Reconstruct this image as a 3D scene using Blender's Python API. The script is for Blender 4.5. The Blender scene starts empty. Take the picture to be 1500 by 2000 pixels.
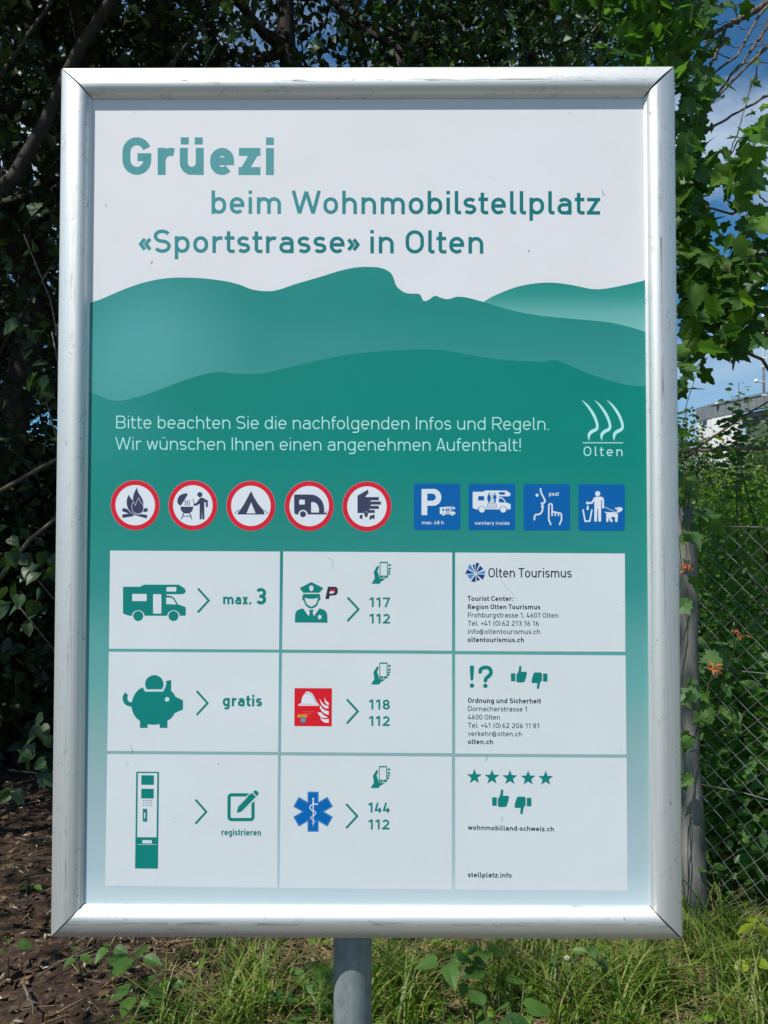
import bpy, math, random
import numpy as np
from mathutils import Vector, Matrix
from mathutils.geometry import tessellate_polygon

rng = np.random.default_rng(7)
random.seed(7)
scene = bpy.context.scene
col = scene.collection

# ------------------------------------------------------------------ camera
FP = 1520.0                                   # focal length for a 1500 px wide frame
CAMZ = 1.55
PITCH, YAW, ROLL = 0.0272, -0.0058, 0.0008
BOARD_Y = 1.1323                              # rim plane of the board
BCX, BCZ, BW, BH = -0.0317, CAMZ + 0.0538, 0.905, 1.267
_c, _s = math.cos(YAW), math.sin(YAW)
X_ = Vector((_c, -_s, 0)); Y1 = Vector((_s, _c, 0)); UP = Vector((0, 0, 1))
_c, _s = math.cos(PITCH), math.sin(PITCH)
FWD = Y1 * _c + UP * _s
Z_ = -Y1 * _s + UP * _c
_c, _s = math.cos(ROLL), math.sin(ROLL)
RIGHT = X_ * _c + Z_ * _s
CUP = Z_ * _c - X_ * _s
cam_d = bpy.data.cameras.new('camera')
cam = bpy.data.objects.new('camera', cam_d)
col.objects.link(cam)
cam.matrix_world = Matrix(((RIGHT.x, CUP.x, -FWD.x, 0), (RIGHT.y, CUP.y, -FWD.y, 0),
                           (RIGHT.z, CUP.z, -FWD.z, CAMZ), (0, 0, 0, 1)))
cam_d.sensor_fit = 'HORIZONTAL'
cam_d.sensor_width = 36.0
cam_d.lens = FP / 1500 * 36
cam_d.clip_start = 0.05
cam_d.clip_end = 2000
scene.camera = cam


def at(px, py, Y):
    """point of the plane y=Y seen at photo pixel (px,py)"""
    d = RIGHT * ((px - 750) / FP) + CUP * (-(py - 1000) / FP) + FWD
    t = Y / d.y
    return Vector((d.x * t, Y, CAMZ + d.z * t))


# ------------------------------------------------------------------ light
SUN_EL, SUN_AZ = math.radians(55), math.radians(45)   # azimuth: behind the viewer, to the left
sdir = Vector((-math.sin(SUN_AZ) * math.cos(SUN_EL), -math.cos(SUN_AZ) * math.cos(SUN_EL), math.sin(SUN_EL)))
sun_d = bpy.data.lights.new('sun', 'SUN')
sun_d.energy = 4.6
sun_d.angle = math.radians(0.5)
sun_d.color = (1.0, 0.955, 0.89)
sun = bpy.data.objects.new('sun', sun_d)
sun.rotation_euler = sdir.to_track_quat('Z', 'Y').to_euler()
sun.location = (-4, -4, 8)
col.objects.link(sun)

world = bpy.data.worlds.new('World')
scene.world = world
world.use_nodes = True
wt = world.node_tree
wt.nodes.clear()


def N(t, typ, **kw):
    n = t.nodes.new(typ)
    for k, v in kw.items():
        if k.startswith('i_'):
            n.inputs[k[2:].replace('_', ' ')].default_value = v
        else:
            setattr(n, k, v)
    return n


def ramp(t, fac, stops, interp='LINEAR'):
    r = t.nodes.new('ShaderNodeValToRGB')
    r.color_ramp.interpolation = interp
    els = r.color_ramp.elements
    while len(els) < len(stops):
        els.new(0.5)
    for e, (p, c) in zip(els, stops):
        e.position = p
        e.color = (*c, 1) if len(c) == 3 else c
    if fac is not None:
        t.links.new(fac, r.inputs[0])
    return r.outputs[0]


sky = N(wt, 'ShaderNodeTexSky', sky_type='NISHITA', sun_disc=False, sun_elevation=SUN_EL,
        sun_rotation=math.atan2(sdir.x, sdir.y), altitude=400, air_density=1.0, dust_density=0.6, ozone_density=2.5)
tc = N(wt, 'ShaderNodeTexCoord')
mp = N(wt, 'ShaderNodeMapping')
mp.inputs['Scale'].default_value = (1.6, 1.6, 4.2)
mp.inputs['Location'].default_value = (4.1, 2.3, 1.7)
wt.links.new(tc.outputs['Generated'], mp.inputs[0])
nz = N(wt, 'ShaderNodeTexNoise', i_Scale=1.9, i_Detail=9.0, i_Roughness=0.56, i_Distortion=0.5)
wt.links.new(mp.outputs[0], nz.inputs['Vector'])
cl = ramp(wt, nz.outputs['Fac'], [(0.45, (0, 0, 0)), (0.70, (1, 1, 1))])
mixc = N(wt, 'ShaderNodeMix', data_type='RGBA')
wt.links.new(cl, mixc.inputs[0])
tint = N(wt, 'ShaderNodeMix', data_type='RGBA', blend_type='MULTIPLY')
tint.inputs[0].default_value = 1.0
wt.links.new(sky.outputs[0], tint.inputs[6])
tint.inputs[7].default_value = (0.42, 0.88, 1.07, 1)
wt.links.new(tint.outputs[2], mixc.inputs[6])
mixc.inputs[7].default_value = (5.6, 6.7, 8.0, 1)
bg = N(wt, 'ShaderNodeBackground', i_Strength=0.085)
wt.links.new(mixc.outputs[2], bg.inputs[0])
wo = N(wt, 'ShaderNodeOutputWorld')
wt.links.new(bg.outputs[0], wo.inputs[0])

scene.view_settings.view_transform = 'Standard'
scene.view_settings.look = 'None'
scene.view_settings.gamma = 1.0
scene.view_settings.use_curve_mapping = False
scene.view_settings.exposure = 0.25
scene.cycles.max_bounces = 6
scene.cycles.diffuse_bounces = 3
scene.cycles.transmission_bounces = 4
scene.cycles.transparent_max_bounces = 4


# ------------------------------------------------------------------ basic helpers
def link(o, parent=None, label=None, cat=None, group=None, kind=None):
    if o.name not in col.objects:
        col.objects.link(o)
    if parent is not None:
        o.parent = parent
    if label: o['label'] = label
    if cat: o['category'] = cat
    if group: o['group'] = group
    if kind: o['kind'] = kind
    return o


def empty(name, loc, label, cat, group=None):
    o = bpy.data.objects.new(name, None)
    o.empty_display_size = 0.1
    o.location = loc
    link(o, None, label, cat, group)
    return o


def mesh_obj(name, verts, faces, mat, parent=None, smooth=False, **kw):
    """verts given in world coordinates; stored relative to the parent's location"""
    me = bpy.data.meshes.new(name)
    off = Vector(parent_loc(parent)) if parent is not None else Vector((0, 0, 0))
    me.from_pydata([(v[0] - off.x, v[1] - off.y, v[2] - off.z) for v in verts], [], faces)
    if isinstance(mat, (list, tuple)):
        for m in mat: me.materials.append(m)
    elif mat: me.materials.append(mat)
    if smooth:
        me.shade_smooth()
    me.update()
    o = bpy.data.objects.new(name, me)
    return link(o, parent, **kw)


def parent_loc(p):
    l = Vector((0, 0, 0))
    while p is not None:
        l += p.location
        p = p.parent
    return l


def np_mesh(name, V, loops, sizes, mat, parent=None, attr=None, smooth=False, **kw):
    """numpy mesh: V (n,3), loops flat, sizes per face; attr per face float"""
    me = bpy.data.meshes.new(name)
    off = np.array(parent_loc(parent)) if parent is not None else np.zeros(3)
    V = np.asarray(V, np.float64) - off
    me.vertices.add(len(V))
    me.vertices.foreach_set('co', V.astype(np.float32).ravel())
    me.loops.add(len(loops))
    me.loops.foreach_set('vertex_index', np.asarray(loops, np.int32))
    me.polygons.add(len(sizes))
    st = np.zeros(len(sizes), np.int32)
    st[1:] = np.cumsum(sizes)[:-1]
    me.polygons.foreach_set('loop_start', st)
    try:
        me.polygons.foreach_set('loop_total', np.asarray(sizes, np.int32))
    except Exception:
        pass
    me.update(calc_edges=True)
    if attr is not None:
        a = me.attributes.new('v', 'FLOAT', 'FACE')
        a.data.foreach_set('value', np.asarray(attr, np.float32))
    if mat: me.materials.append(mat)
    if smooth: me.shade_smooth()
    o = bpy.data.objects.new(name, me)
    return link(o, parent, **kw)


# ------------------------------------------------------------------ materials
def new_mat(name):
    m = bpy.data.materials.new(name)
    m.use_nodes = True
    t = m.node_tree
    t.nodes.clear()
    out = t.nodes.new('ShaderNodeOutputMaterial')
    return m, t, out


def s2l(c):
    c = c / 255.0
    return c / 12.92 if c <= 0.04045 else ((c + 0.055) / 1.055) ** 2.4


WL = s2l(216)


def pc(r, g, b, k=0.74):
    """reflectance of a print that looks (r,g,b) where white vinyl looks 216"""
    return tuple(min(0.8, s2l(x) / WL * k) for x in (r, g, b))


def print_finish(t, out, colour_socket=None, colour=None):
    """matt vinyl banner: fine weave and very faint waves"""
    p = N(t, 'ShaderNodeBsdfPrincipled', i_Roughness=0.55)
    p.inputs['Specular IOR Level'].default_value = 0.2
    tcn = N(t, 'ShaderNodeTexCoord')
    nn = N(t, 'ShaderNodeTexNoise', i_Scale=9.0, i_Detail=5.0, i_Roughness=0.6)
    t.links.new(tcn.outputs['Object'], nn.inputs['Vector'])
    grime = ramp(t, nn.outputs['Fac'], [(0.3, (0.955, 0.955, 0.945)), (0.7, (1, 1, 1))])
    m = N(t, 'ShaderNodeMix', data_type='RGBA', blend_type='MULTIPLY')
    m.inputs[0].default_value = 1.0
    if colour_socket is not None:
        t.links.new(colour_socket, m.inputs[6])
    else:
        m.inputs[6].default_value = (*colour, 1)
    t.links.new(grime, m.inputs[7])
    t.links.new(m.outputs[2], p.inputs['Base Color'])
    w = N(t, 'ShaderNodeTexNoise', i_Scale=3.0, i_Detail=1.0)
    t.links.new(tcn.outputs['Object'], w.inputs['Vector'])
    fine = N(t, 'ShaderNodeTexNoise', i_Scale=900.0, i_Detail=2.0)
    t.links.new(tcn.outputs['Object'], fine.inputs['Vector'])
    b1 = N(t, 'ShaderNodeBump', i_Strength=0.5, i_Distance=0.004)
    t.links.new(w.outputs['Fac'], b1.inputs['Height'])
    b2 = N(t, 'ShaderNodeBump', i_Strength=0.35, i_Distance=0.0003)
    t.links.new(fine.outputs['Fac'], b2.inputs['Height'])
    t.links.new(b1.outputs[0], b2.inputs['Normal'])
    t.links.new(b2.outputs[0], p.inputs['Normal'])
    t.links.new(p.outputs[0], out.inputs[0])


_pm = {}


def pmat(name, rgb, k=0.74):
    if name in _pm: return _pm[name]
    m, t, out = new_mat('print_' + name)
    print_finish(t, out, colour=pc(*rgb, k))
    _pm[name] = m
    return m


def leaf_mat(name, cols, trans=0.35, rough=0.45, attr='v', tcol=None):
    """cols: ramp stops of base colours, picked per leaf"""
    m, t, out = new_mat(name)
    if attr == 'obj':
        oi = N(t, 'ShaderNodeObjectInfo')
        fac = oi.outputs['Random']
    else:
        a = N(t, 'ShaderNodeAttribute', attribute_name='v')
        fac = a.outputs['Fac']
    c = ramp(t, fac, [(i / max(1, len(cols) - 1), k) for i, k in enumerate(cols)])
    geo = N(t, 'ShaderNodeTexCoord')
    nn = N(t, 'ShaderNodeTexNoise', i_Scale=45.0, i_Detail=3.0)
    t.links.new(geo.outputs['Object'], nn.inputs['Vector'])
    mot = ramp(t, nn.outputs['Fac'], [(0.3, (0.78, 0.8, 0.7)), (0.7, (1.12, 1.08, 1.0))])
    mm = N(t, 'ShaderNodeMix', data_type='RGBA', blend_type='MULTIPLY')
    mm.inputs[0].default_value = 1.0
    t.links.new(c, mm.inputs[6]); t.links.new(mot, mm.inputs[7])
    p = N(t, 'ShaderNodeBsdfPrincipled', i_Roughness=rough)
    p.inputs['Specular IOR Level'].default_value = 0.35
    t.links.new(mm.outputs[2], p.inputs['Base Color'])
    tr = N(t, 'ShaderNodeBsdfTranslucent')
    tm = N(t, 'ShaderNodeMix', data_type='RGBA', blend_type='MULTIPLY')
    tm.inputs[0].default_value = 1.0
    t.links.new(mm.outputs[2], tm.inputs[6])
    tm.inputs[7].default_value = (*(tcol or (2.0, 2.2, 0.9)), 1)
    t.links.new(tm.outputs[2], tr.inputs[0])
    ms = N(t, 'ShaderNodeMixShader', i_Fac=trans)
    t.links.new(p.outputs[0], ms.inputs[1]); t.links.new(tr.outputs[0], ms.inputs[2])
    t.links.new(ms.outputs[0], out.inputs[0])
    return m


def noise_mat(name, stops, scale=20, rough=0.85, detail=6, bump=0.4, bdist=0.01, stretch=(1, 1, 1), spec=0.3, metallic=0.0):
    m, t, out = new_mat(name)
    tcn = N(t, 'ShaderNodeTexCoord')
    mpn = N(t, 'ShaderNodeMapping')
    mpn.inputs['Scale'].default_value = stretch
    t.links.new(tcn.outputs['Object'], mpn.inputs[0])
    nn = N(t, 'ShaderNodeTexNoise', i_Scale=scale, i_Detail=detail, i_Roughness=0.62)
    t.links.new(mpn.outputs[0], nn.inputs['Vector'])
    c = ramp(t, nn.outputs['Fac'], stops)
    p = N(t, 'ShaderNodeBsdfPrincipled', i_Roughness=rough, i_Metallic=metallic)
    p.inputs['Specular IOR Level'].default_value = spec
    t.links.new(c, p.inputs['Base Color'])
    b = N(t, 'ShaderNodeBump', i_Strength=bump, i_Distance=bdist)
    t.links.new(nn.outputs['Fac'], b.inputs['Height'])
    t.links.new(b.outputs[0], p.inputs['Normal'])
    t.links.new(p.outputs[0], out.inputs[0])
    return m


M_bark = noise_mat('bark', [(0.3, (0.035, 0.027, 0.02)), (0.6, (0.10, 0.085, 0.065)), (0.75, (0.17, 0.15, 0.12))], 30, stretch=(1, 1, .3), bump=.8)
M_bark_dark = noise_mat('bark_dark', [(0.3, (0.018, 0.014, 0.011)), (0.7, (0.06, 0.05, 0.04))], 26, stretch=(1, 1, .3), bump=.8)
M_twig = noise_mat('twig_bark', [(0.35, (0.05, 0.04, 0.035)), (0.55, (0.13, 0.11, 0.09)), (0.7, (0.26, 0.23, 0.19))], 60, bump=.5, bdist=.003)
M_stem = noise_mat('green_stem', [(0.3, (0.06, 0.09, 0.03)), (0.7, (0.11, 0.13, 0.05))], 60, bump=.2)
M_deadwood = noise_mat('dead_wood', [(0.3, (0.05, 0.04, 0.025)), (0.7, (0.15, 0.12, 0.07))], 40, bump=.5)

# ------------------------------------------------------------------ the information board
PANEL_T = 0.006
BACK_Y = BOARD_Y + 0.008                      # back plane of the frame profile
POSTER_Y = BACK_Y - 0.006
board = empty('information_board', (BCX, BOARD_Y + 0.055, 0.0),
              'silver framed green and white welcome board on a round grey post', 'sign')


def bar_profile():
    pts = [(0.0000, 0.000), (0.0000, 0.0080), (0.0003, 0.0100), (0.0012, 0.0117), (0.0032, 0.0132), (0.0080, 0.0160),
           (0.0130, 0.0182), (0.0180, 0.0198), (0.0230, 0.0209), (0.0270, 0.0213), (0.0300, 0.0210),
           (0.0330, 0.0202), (0.0360, 0.0187), (0.0385, 0.0166), (0.0403, 0.0140),
           (0.0418, 0.0108), (0.0424, 0.0104), (0.0440, 0.0086), (0.0450, 0.0080), (0.0450, 0.0050)]
    return pts


def aluminium():
    m, t, out = new_mat('anodised_aluminium')
    uv = N(t, 'ShaderNodeUVMap', uv_map='UVMap')
    p = N(t, 'ShaderNodeBsdfPrincipled', i_Metallic=0.85)
    p.inputs['Specular IOR Level'].default_value = 0.6
    # brushed streaks along the bar
    m1 = N(t, 'ShaderNodeMapping'); m1.inputs['Scale'].default_value = (6, 900, 1)
    t.links.new(uv.outputs[0], m1.inputs[0])
    br = N(t, 'ShaderNodeTexNoise', i_Scale=1.0, i_Detail=3.0)
    t.links.new(m1.outputs[0], br.inputs['Vector'])
    base = ramp(t, br.outputs['Fac'], [(0.3, (0.69, 0.69, 0.665)), (0.7, (0.775, 0.775, 0.75))])
    # scratches: long thin broken lines plus short nicks
    def scratch(scale, dist, lo, hi, warp):
        mm_ = N(t, 'ShaderNodeMapping'); mm_.inputs['Scale'].default_value = scale
        t.links.new(uv.outputs[0], mm_.inputs[0])
        n1 = N(t, 'ShaderNodeTexNoise', i_Scale=1.0, i_Detail=4.0, i_Roughness=0.55, i_Distortion=warp)
        t.links.new(mm_.outputs[0], n1.inputs['Vector'])
        s = N(t, 'ShaderNodeMath', operation='SUBTRACT'); s.inputs[1].default_value = 0.5
        t.links.new(n1.outputs['Fac'], s.inputs[0])
        a = N(t, 'ShaderNodeMath', operation='ABSOLUTE'); t.links.new(s.outputs[0], a.inputs[0])
        r = N(t, 'ShaderNodeMapRange', i_From_Min=0.0, i_From_Max=dist, i_To_Min=1.0, i_To_Max=0.0)
        t.links.new(a.outputs[0], r.inputs[0])
        mk = N(t, 'ShaderNodeTexNoise', i_Scale=23.0, i_Detail=3.0)
        m2_ = N(t, 'ShaderNodeMapping'); m2_.inputs['Scale'].default_value = (1, 3, 1); m2_.inputs['Location'].default_value = (dist * 900, 0, 0)
        t.links.new(uv.outputs[0], m2_.inputs[0]); t.links.new(m2_.outputs[0], mk.inputs['Vector'])
        r2 = N(t, 'ShaderNodeMapRange', i_From_Min=lo, i_From_Max=hi)
        t.links.new(mk.outputs['Fac'], r2.inputs[0])
        mu = N(t, 'ShaderNodeMath', operation='MULTIPLY')
        t.links.new(r.outputs[0], mu.inputs[0]); t.links.new(r2.outputs[0], mu.inputs[1])
        return mu.outputs[0]
    # band across the crown of the bar where things rub (v = metres across the profile)
    sep = N(t, 'ShaderNodeSeparateXYZ'); t.links.new(uv.outputs[0], sep.inputs[0])
    bs = N(t, 'ShaderNodeMath', operation='SUBTRACT'); bs.inputs[1].default_value = 0.0255
    t.links.new(sep.outputs[1], bs.inputs[0])
    ba = N(t, 'ShaderNodeMath', operation='ABSOLUTE'); t.links.new(bs.outputs[0], ba.inputs[0])
    band = N(t, 'ShaderNodeMapRange', i_From_Min=0.0006, i_From_Max=0.005, i_To_Min=1.0, i_To_Max=0.0)
    t.links.new(ba.outputs[0], band.inputs[0])
    s1 = scratch((2.2, 170, 1), 0.030, 0.40, 0.50, 0.6)
    s2 = scratch((24, 55, 1), 0.010, 0.52, 0.60, 1.8)
    b1 = N(t, 'ShaderNodeMath', operation='MULTIPLY')
    t.links.new(s1, b1.inputs[0]); t.links.new(band.outputs[0], b1.inputs[1])
    mx = N(t, 'ShaderNodeMath', operation='MAXIMUM')
    t.links.new(b1.outputs[0], mx.inputs[0]); t.links.new(s2, mx.inputs[1])
    sc = N(t, 'ShaderNodeMath', operation='MULTIPLY'); sc.inputs[1].default_value = 0.88
    t.links.new(mx.outputs[0], sc.inputs[0])
    cm = N(t, 'ShaderNodeMix', data_type='RGBA')
    t.links.new(sc.outputs[0], cm.inputs[0]); t.links.new(base, cm.inputs[6])
    cm.inputs[7].default_value = (0.13, 0.13, 0.13, 1)
    t.links.new(cm.outputs[2], p.inputs['Base Color'])
    ro = N(t, 'ShaderNodeMapRange', i_From_Min=0.0, i_From_Max=1.0, i_To_Min=0.57, i_To_Max=0.8)
    t.links.new(sc.outputs[0], ro.inputs[0]); t.links.new(ro.outputs[0], p.inputs['Roughness'])
    bm_ = N(t, 'ShaderNodeBump', i_Strength=0.12, i_Distance=0.0004)
    t.links.new(br.outputs['Fac'], bm_.inputs['Height']); t.links.new(bm_.outputs[0], p.inputs['Normal'])
    t.links.new(p.outputs[0], out.inputs[0])
    return m


M_alu = aluminium()
M_grey = noise_mat('grey_sheet', [(0.3, (0.25, 0.26, 0.26)), (0.7, (0.33, 0.34, 0.34))], 12, rough=.5, bump=.1)
M_dark = noise_mat('dark_corner', [(0.3, (0.02, 0.022, 0.035)), (0.7, (0.03, 0.035, 0.055))], 60, rough=.6, bump=.1)
M_galv = noise_mat('galvanised_steel', [(0.25, (0.10, 0.12, 0.12)), (0.36, (0.17, 0.20, 0.20)), (0.5, (0.205, 0.24, 0.24)), (0.66, (0.26, 0.295, 0.29)), (0.76, (0.42, 0.44, 0.43))], 70, rough=.6, bump=.35, bdist=.001, stretch=(1, 1, .5), metallic=.2, detail=10)


def make_bar(side):
    prof = bar_profile()
    gap = 0.0007
    x0, x1, z0, z1 = BCX - BW / 2, BCX + BW / 2, BCZ - BH / 2, BCZ + BH / 2
    L = BW if side in 'tb' else BH
    nseg = 24
    V, F, UV = [], [], []
    wear = {'t': 0.0, 'b': 3.1, 'l': 6.3, 'r': 9.7}[side]
    # the mitres gape a little, wider at one end of the cut
    for i in range(nseg + 1):
        f = i / nseg
        for j, (v, d) in enumerate(prof):
            g0 = gap * (1.0 + (2.2 if side in 'tr' else .8) * math.sin(math.pi * min(1, v / 0.045)))
            a, b = v + g0, L - v - g0
            s = a + (b - a) * f
            y = BACK_Y - d
            if side == 't': P = (x0 + s, y, z1 - v)
            elif side == 'b': P = (x0 + s, y, z0 + v)
            elif side == 'l': P = (x0 + v, y, z0 + s)
            else: P = (x1 - v, y, z0 + s)
            V.append(P); UV.append((s + wear, v))
    n = len(prof)
    for i in range(nseg):
        for j in range(n - 1):
            a = i * n + j
            q = (a, a + 1, a + n + 1, a + n)
            F.append(q if side in 'br' else q[::-1])
    me_o = mesh_obj('frame_bar', V, F, M_alu, board, smooth=True)
    me = me_o.data
    uvl = me.uv_layers.new(name='UVMap')
    for lp in me.loops:
        uvl.data[lp.index].uv = UV[lp.vertex_index]
    # hard edges at the steps of the profile
    if hasattr(me, 'set_sharp_from_angle'):
        me.set_sharp_from_angle(angle=math.radians(28))
    return me_o


for s_ in 'tblr':
    make_bar(s_)


def box(V, F, x0, x1, y0, y1, z0, z1):
    b = len(V)
    V += [(x0, y0, z0), (x1, y0, z0), (x1, y1, z0), (x0, y1, z0), (x0, y0, z1), (x1, y0, z1), (x1, y1, z1), (x0, y1, z1)]
    F += [tuple(b + k for k in f) for f in ((0, 1, 5, 4), (1, 2, 6, 5), (2, 3, 7, 6), (3, 0, 4, 7), (4, 5, 6, 7), (3, 2, 1, 0))]


# dark corner connectors seen through the mitre gaps
for sx in (-1, 1):
    for sz in (-1, 1):
        V, F = [], []
        cx, cz = BCX + sx * (BW / 2), BCZ + sz * (BH / 2)
        prof = bar_profile()[1:-3]
        # a thin web standing just under the mitre line
        for v, d in prof:
            for o in (-0.0022, 0.0022):
                V.append((cx - sx * (v + .0004 + o), BACK_Y - d + 0.0011, cz - sz * (v + .0004 - o)))
        for k in range(len(prof) - 1):
            F.append((2 * k, 2 * k + 1, 2 * k + 3, 2 * k + 2))
        mesh_obj('corner_connector', V, F, M_dark, board)

V, F = [], []
box(V, F, BCX - BW / 2 + .001, BCX + BW / 2 - .001, BACK_Y, BACK_Y + PANEL_T, BCZ - BH / 2 + .001, BCZ + BH / 2 - .001)
mesh_obj('backing_panel', V, F, M_grey, board)


def tube(V, F, pts, radii, n=10, cap=True):
    """tapered tube along world points"""
    pts = [Vector(p) for p in pts]
    b0 = len(V)
    prev = None
    for i, p in enumerate(pts):
        if i == 0: t = pts[1] - pts[0]
        elif i == len(pts) - 1: t = pts[-1] - pts[-2]
        else: t = pts[i + 1] - pts[i - 1]
        t.normalize()
        if prev is None:
            u = t.cross(Vector((0.13, 0.31, 0.94)))
            if u.length < 1e-3: u = t.cross(Vector((1, 0, 0)))
        else:
            u = prev - t * prev.dot(t)
        u.normalize(); prev = u
        w = t.cross(u)
        r = radii[i] if hasattr(radii, '__len__') else radii
        for k in range(n):
            a = 2 * math.pi * k / n
            V.append(tuple(p + (u * math.cos(a) + w * math.sin(a)) * r))
    for i in range(len(pts) - 1):
        for k in range(n):
            a = b0 + i * n + k; b = b0 + i * n + (k + 1) % n
            F.append((a, b, b + n, a + n))
    if cap:
        F.append(tuple(b0 + k for k in range(n))[::-1])
        e = b0 + (len(pts) - 1) * n
        F.append(tuple(e + k for k in range(n)))


# round post behind the board
PR = 0.0285
POLE_FRONT = BACK_Y + PANEL_T + 0.012
pole_x = at(687, 1900, POLE_FRONT).x
V, F = [], []
tube(V, F, [(pole_x, POLE_FRONT + PR, z) for z in (-0.2, 0.3, 0.8, 1.4, 2.05)], PR, 40)
mesh_obj('post', V, F, M_galv, board, smooth=True)
board_post = board.children[-1]
if hasattr(board_post.data, 'set_sharp_from_angle'):
    board_post.data.set_sharp_from_angle(angle=math.radians(50))
for zz in (1.12, 1.95):
    V, F = [], []
    box(V, F, pole_x - .12, pole_x + .12, BACK_Y + PANEL_T + .0005, BACK_Y + PANEL_T + .0115, zz - .02, zz + .02)
    for k in range(21):
        a = math.pi * k / 20
        for zq in (zz - .015, zz + .015):
            V.append((pole_x + math.cos(a) * (PR + .003), POLE_FRONT + PR + math.sin(a) * (PR + .003), zq))
    b0 = 8
    for k in range(20):
        F.append((b0 + 2 * k, b0 + 2 * k + 2, b0 + 2 * k + 3, b0 + 2 * k + 1))
    mesh_obj('post_clamp', V, F, M_galv, board)

# ------------------------------------------------------------------ the poster
LAYER = 6e-5
pA, pB = at(176, 200, POSTER_Y), at(1262, 1776, POSTER_Y)
xi0, xi1 = BCX - BW / 2 + .0448, BCX + BW / 2 - .0448
zi0, zi1 = BCZ - BH / 2 + .0448, BCZ + BH / 2 - .0448


def PZ(py):   # board height of a photo row (mid column)
    return at(718, py, POSTER_Y).z


def PX(px, py=1000):
    return at(px, py, POSTER_Y).x


def grad_mat(name, zstops, blobs=(), xshift=None):
    """print whose colour runs down the sheet: zstops [(photo row, rgb)], blobs [(px,py,radius px,rgb,strength)]"""
    m, t, out = new_mat('print_' + name)
    tcn = N(t, 'ShaderNodeTexCoord')
    sep = N(t, 'ShaderNodeSeparateXYZ')
    t.links.new(tcn.outputs['Object'], sep.inputs[0])
    ztop, zbot = PZ(zstops[0][0]), PZ(zstops[-1][0])
    r = N(t, 'ShaderNodeMapRange', i_From_Min=ztop, i_From_Max=zbot)
    t.links.new(sep.outputs[2], r.inputs[0])
    c = ramp(t, r.outputs[0], [((PZ(y) - ztop) / (zbot - ztop), pc(*rgb)) for y, rgb in zstops])
    for bx, by, br_, rgb, st in blobs:
        ce = at(bx, by, POSTER_Y)
        vm = N(t, 'ShaderNodeVectorMath', operation='SUBTRACT')
        t.links.new(tcn.outputs['Object'], vm.inputs[0]); vm.inputs[1].default_value = (ce.x - board_local.x, ce.y - board_local.y, ce.z)
        v2 = N(t, 'ShaderNodeVectorMath', operation='MULTIPLY'); v2.inputs[1].default_value = (1, 0, 1.35)
        t.links.new(vm.outputs[0], v2.inputs[0])
        ln = N(t, 'ShaderNodeVectorMath', operation='LENGTH'); t.links.new(v2.outputs[0], ln.inputs[0])
        rr = N(t, 'ShaderNodeMapRange', interpolation_type='SMOOTHSTEP', i_From_Min=0.0, i_From_Max=br_ * BOARD_Y / FP, i_To_Min=st, i_To_Max=0.0)
        t.links.new(ln.outputs['Value'], rr.inputs[0])
        mxn = N(t, 'ShaderNodeMix', data_type='RGBA')
        t.links.new(rr.outputs[0], mxn.inputs[0]); t.links.new(c, mxn.inputs[6]); mxn.inputs[7].default_value = (*pc(*rgb), 1)
        c = mxn.outputs[2]
    print_finish(t, out, colour_socket=c)
    return m


board_local = board.location
W_ = pmat('white', (216, 215, 217))
V, F = [], []
box(V, F, xi0, xi1, POSTER_Y, BACK_Y - .0005, zi0, zi1)
poster = mesh_obj('poster', V, F, W_, board)

TEAL = pmat('teal', (10, 122, 115))
NAVY = pmat('navy', (58, 62, 88))
RED = pmat('red', (205, 32, 52))
BLUE = pmat('blue', (0, 92, 160))
BLUE2 = pmat('blue_star', (0, 98, 168))
PALE = pmat('pale_ink', (175, 224, 220))
PANELW = pmat('panel_white', (205, 211, 213))
ICONW = pmat('icon_white', (212, 218, 228))
TEXTN = pmat('text_navy', (24, 32, 60))
TEXTG = pmat('text_grey', (46, 58, 78))
GHOST = pmat('ghost_ink', (205, 225, 230))
FROST = pmat('light_green', (186, 212, 208))


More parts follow.
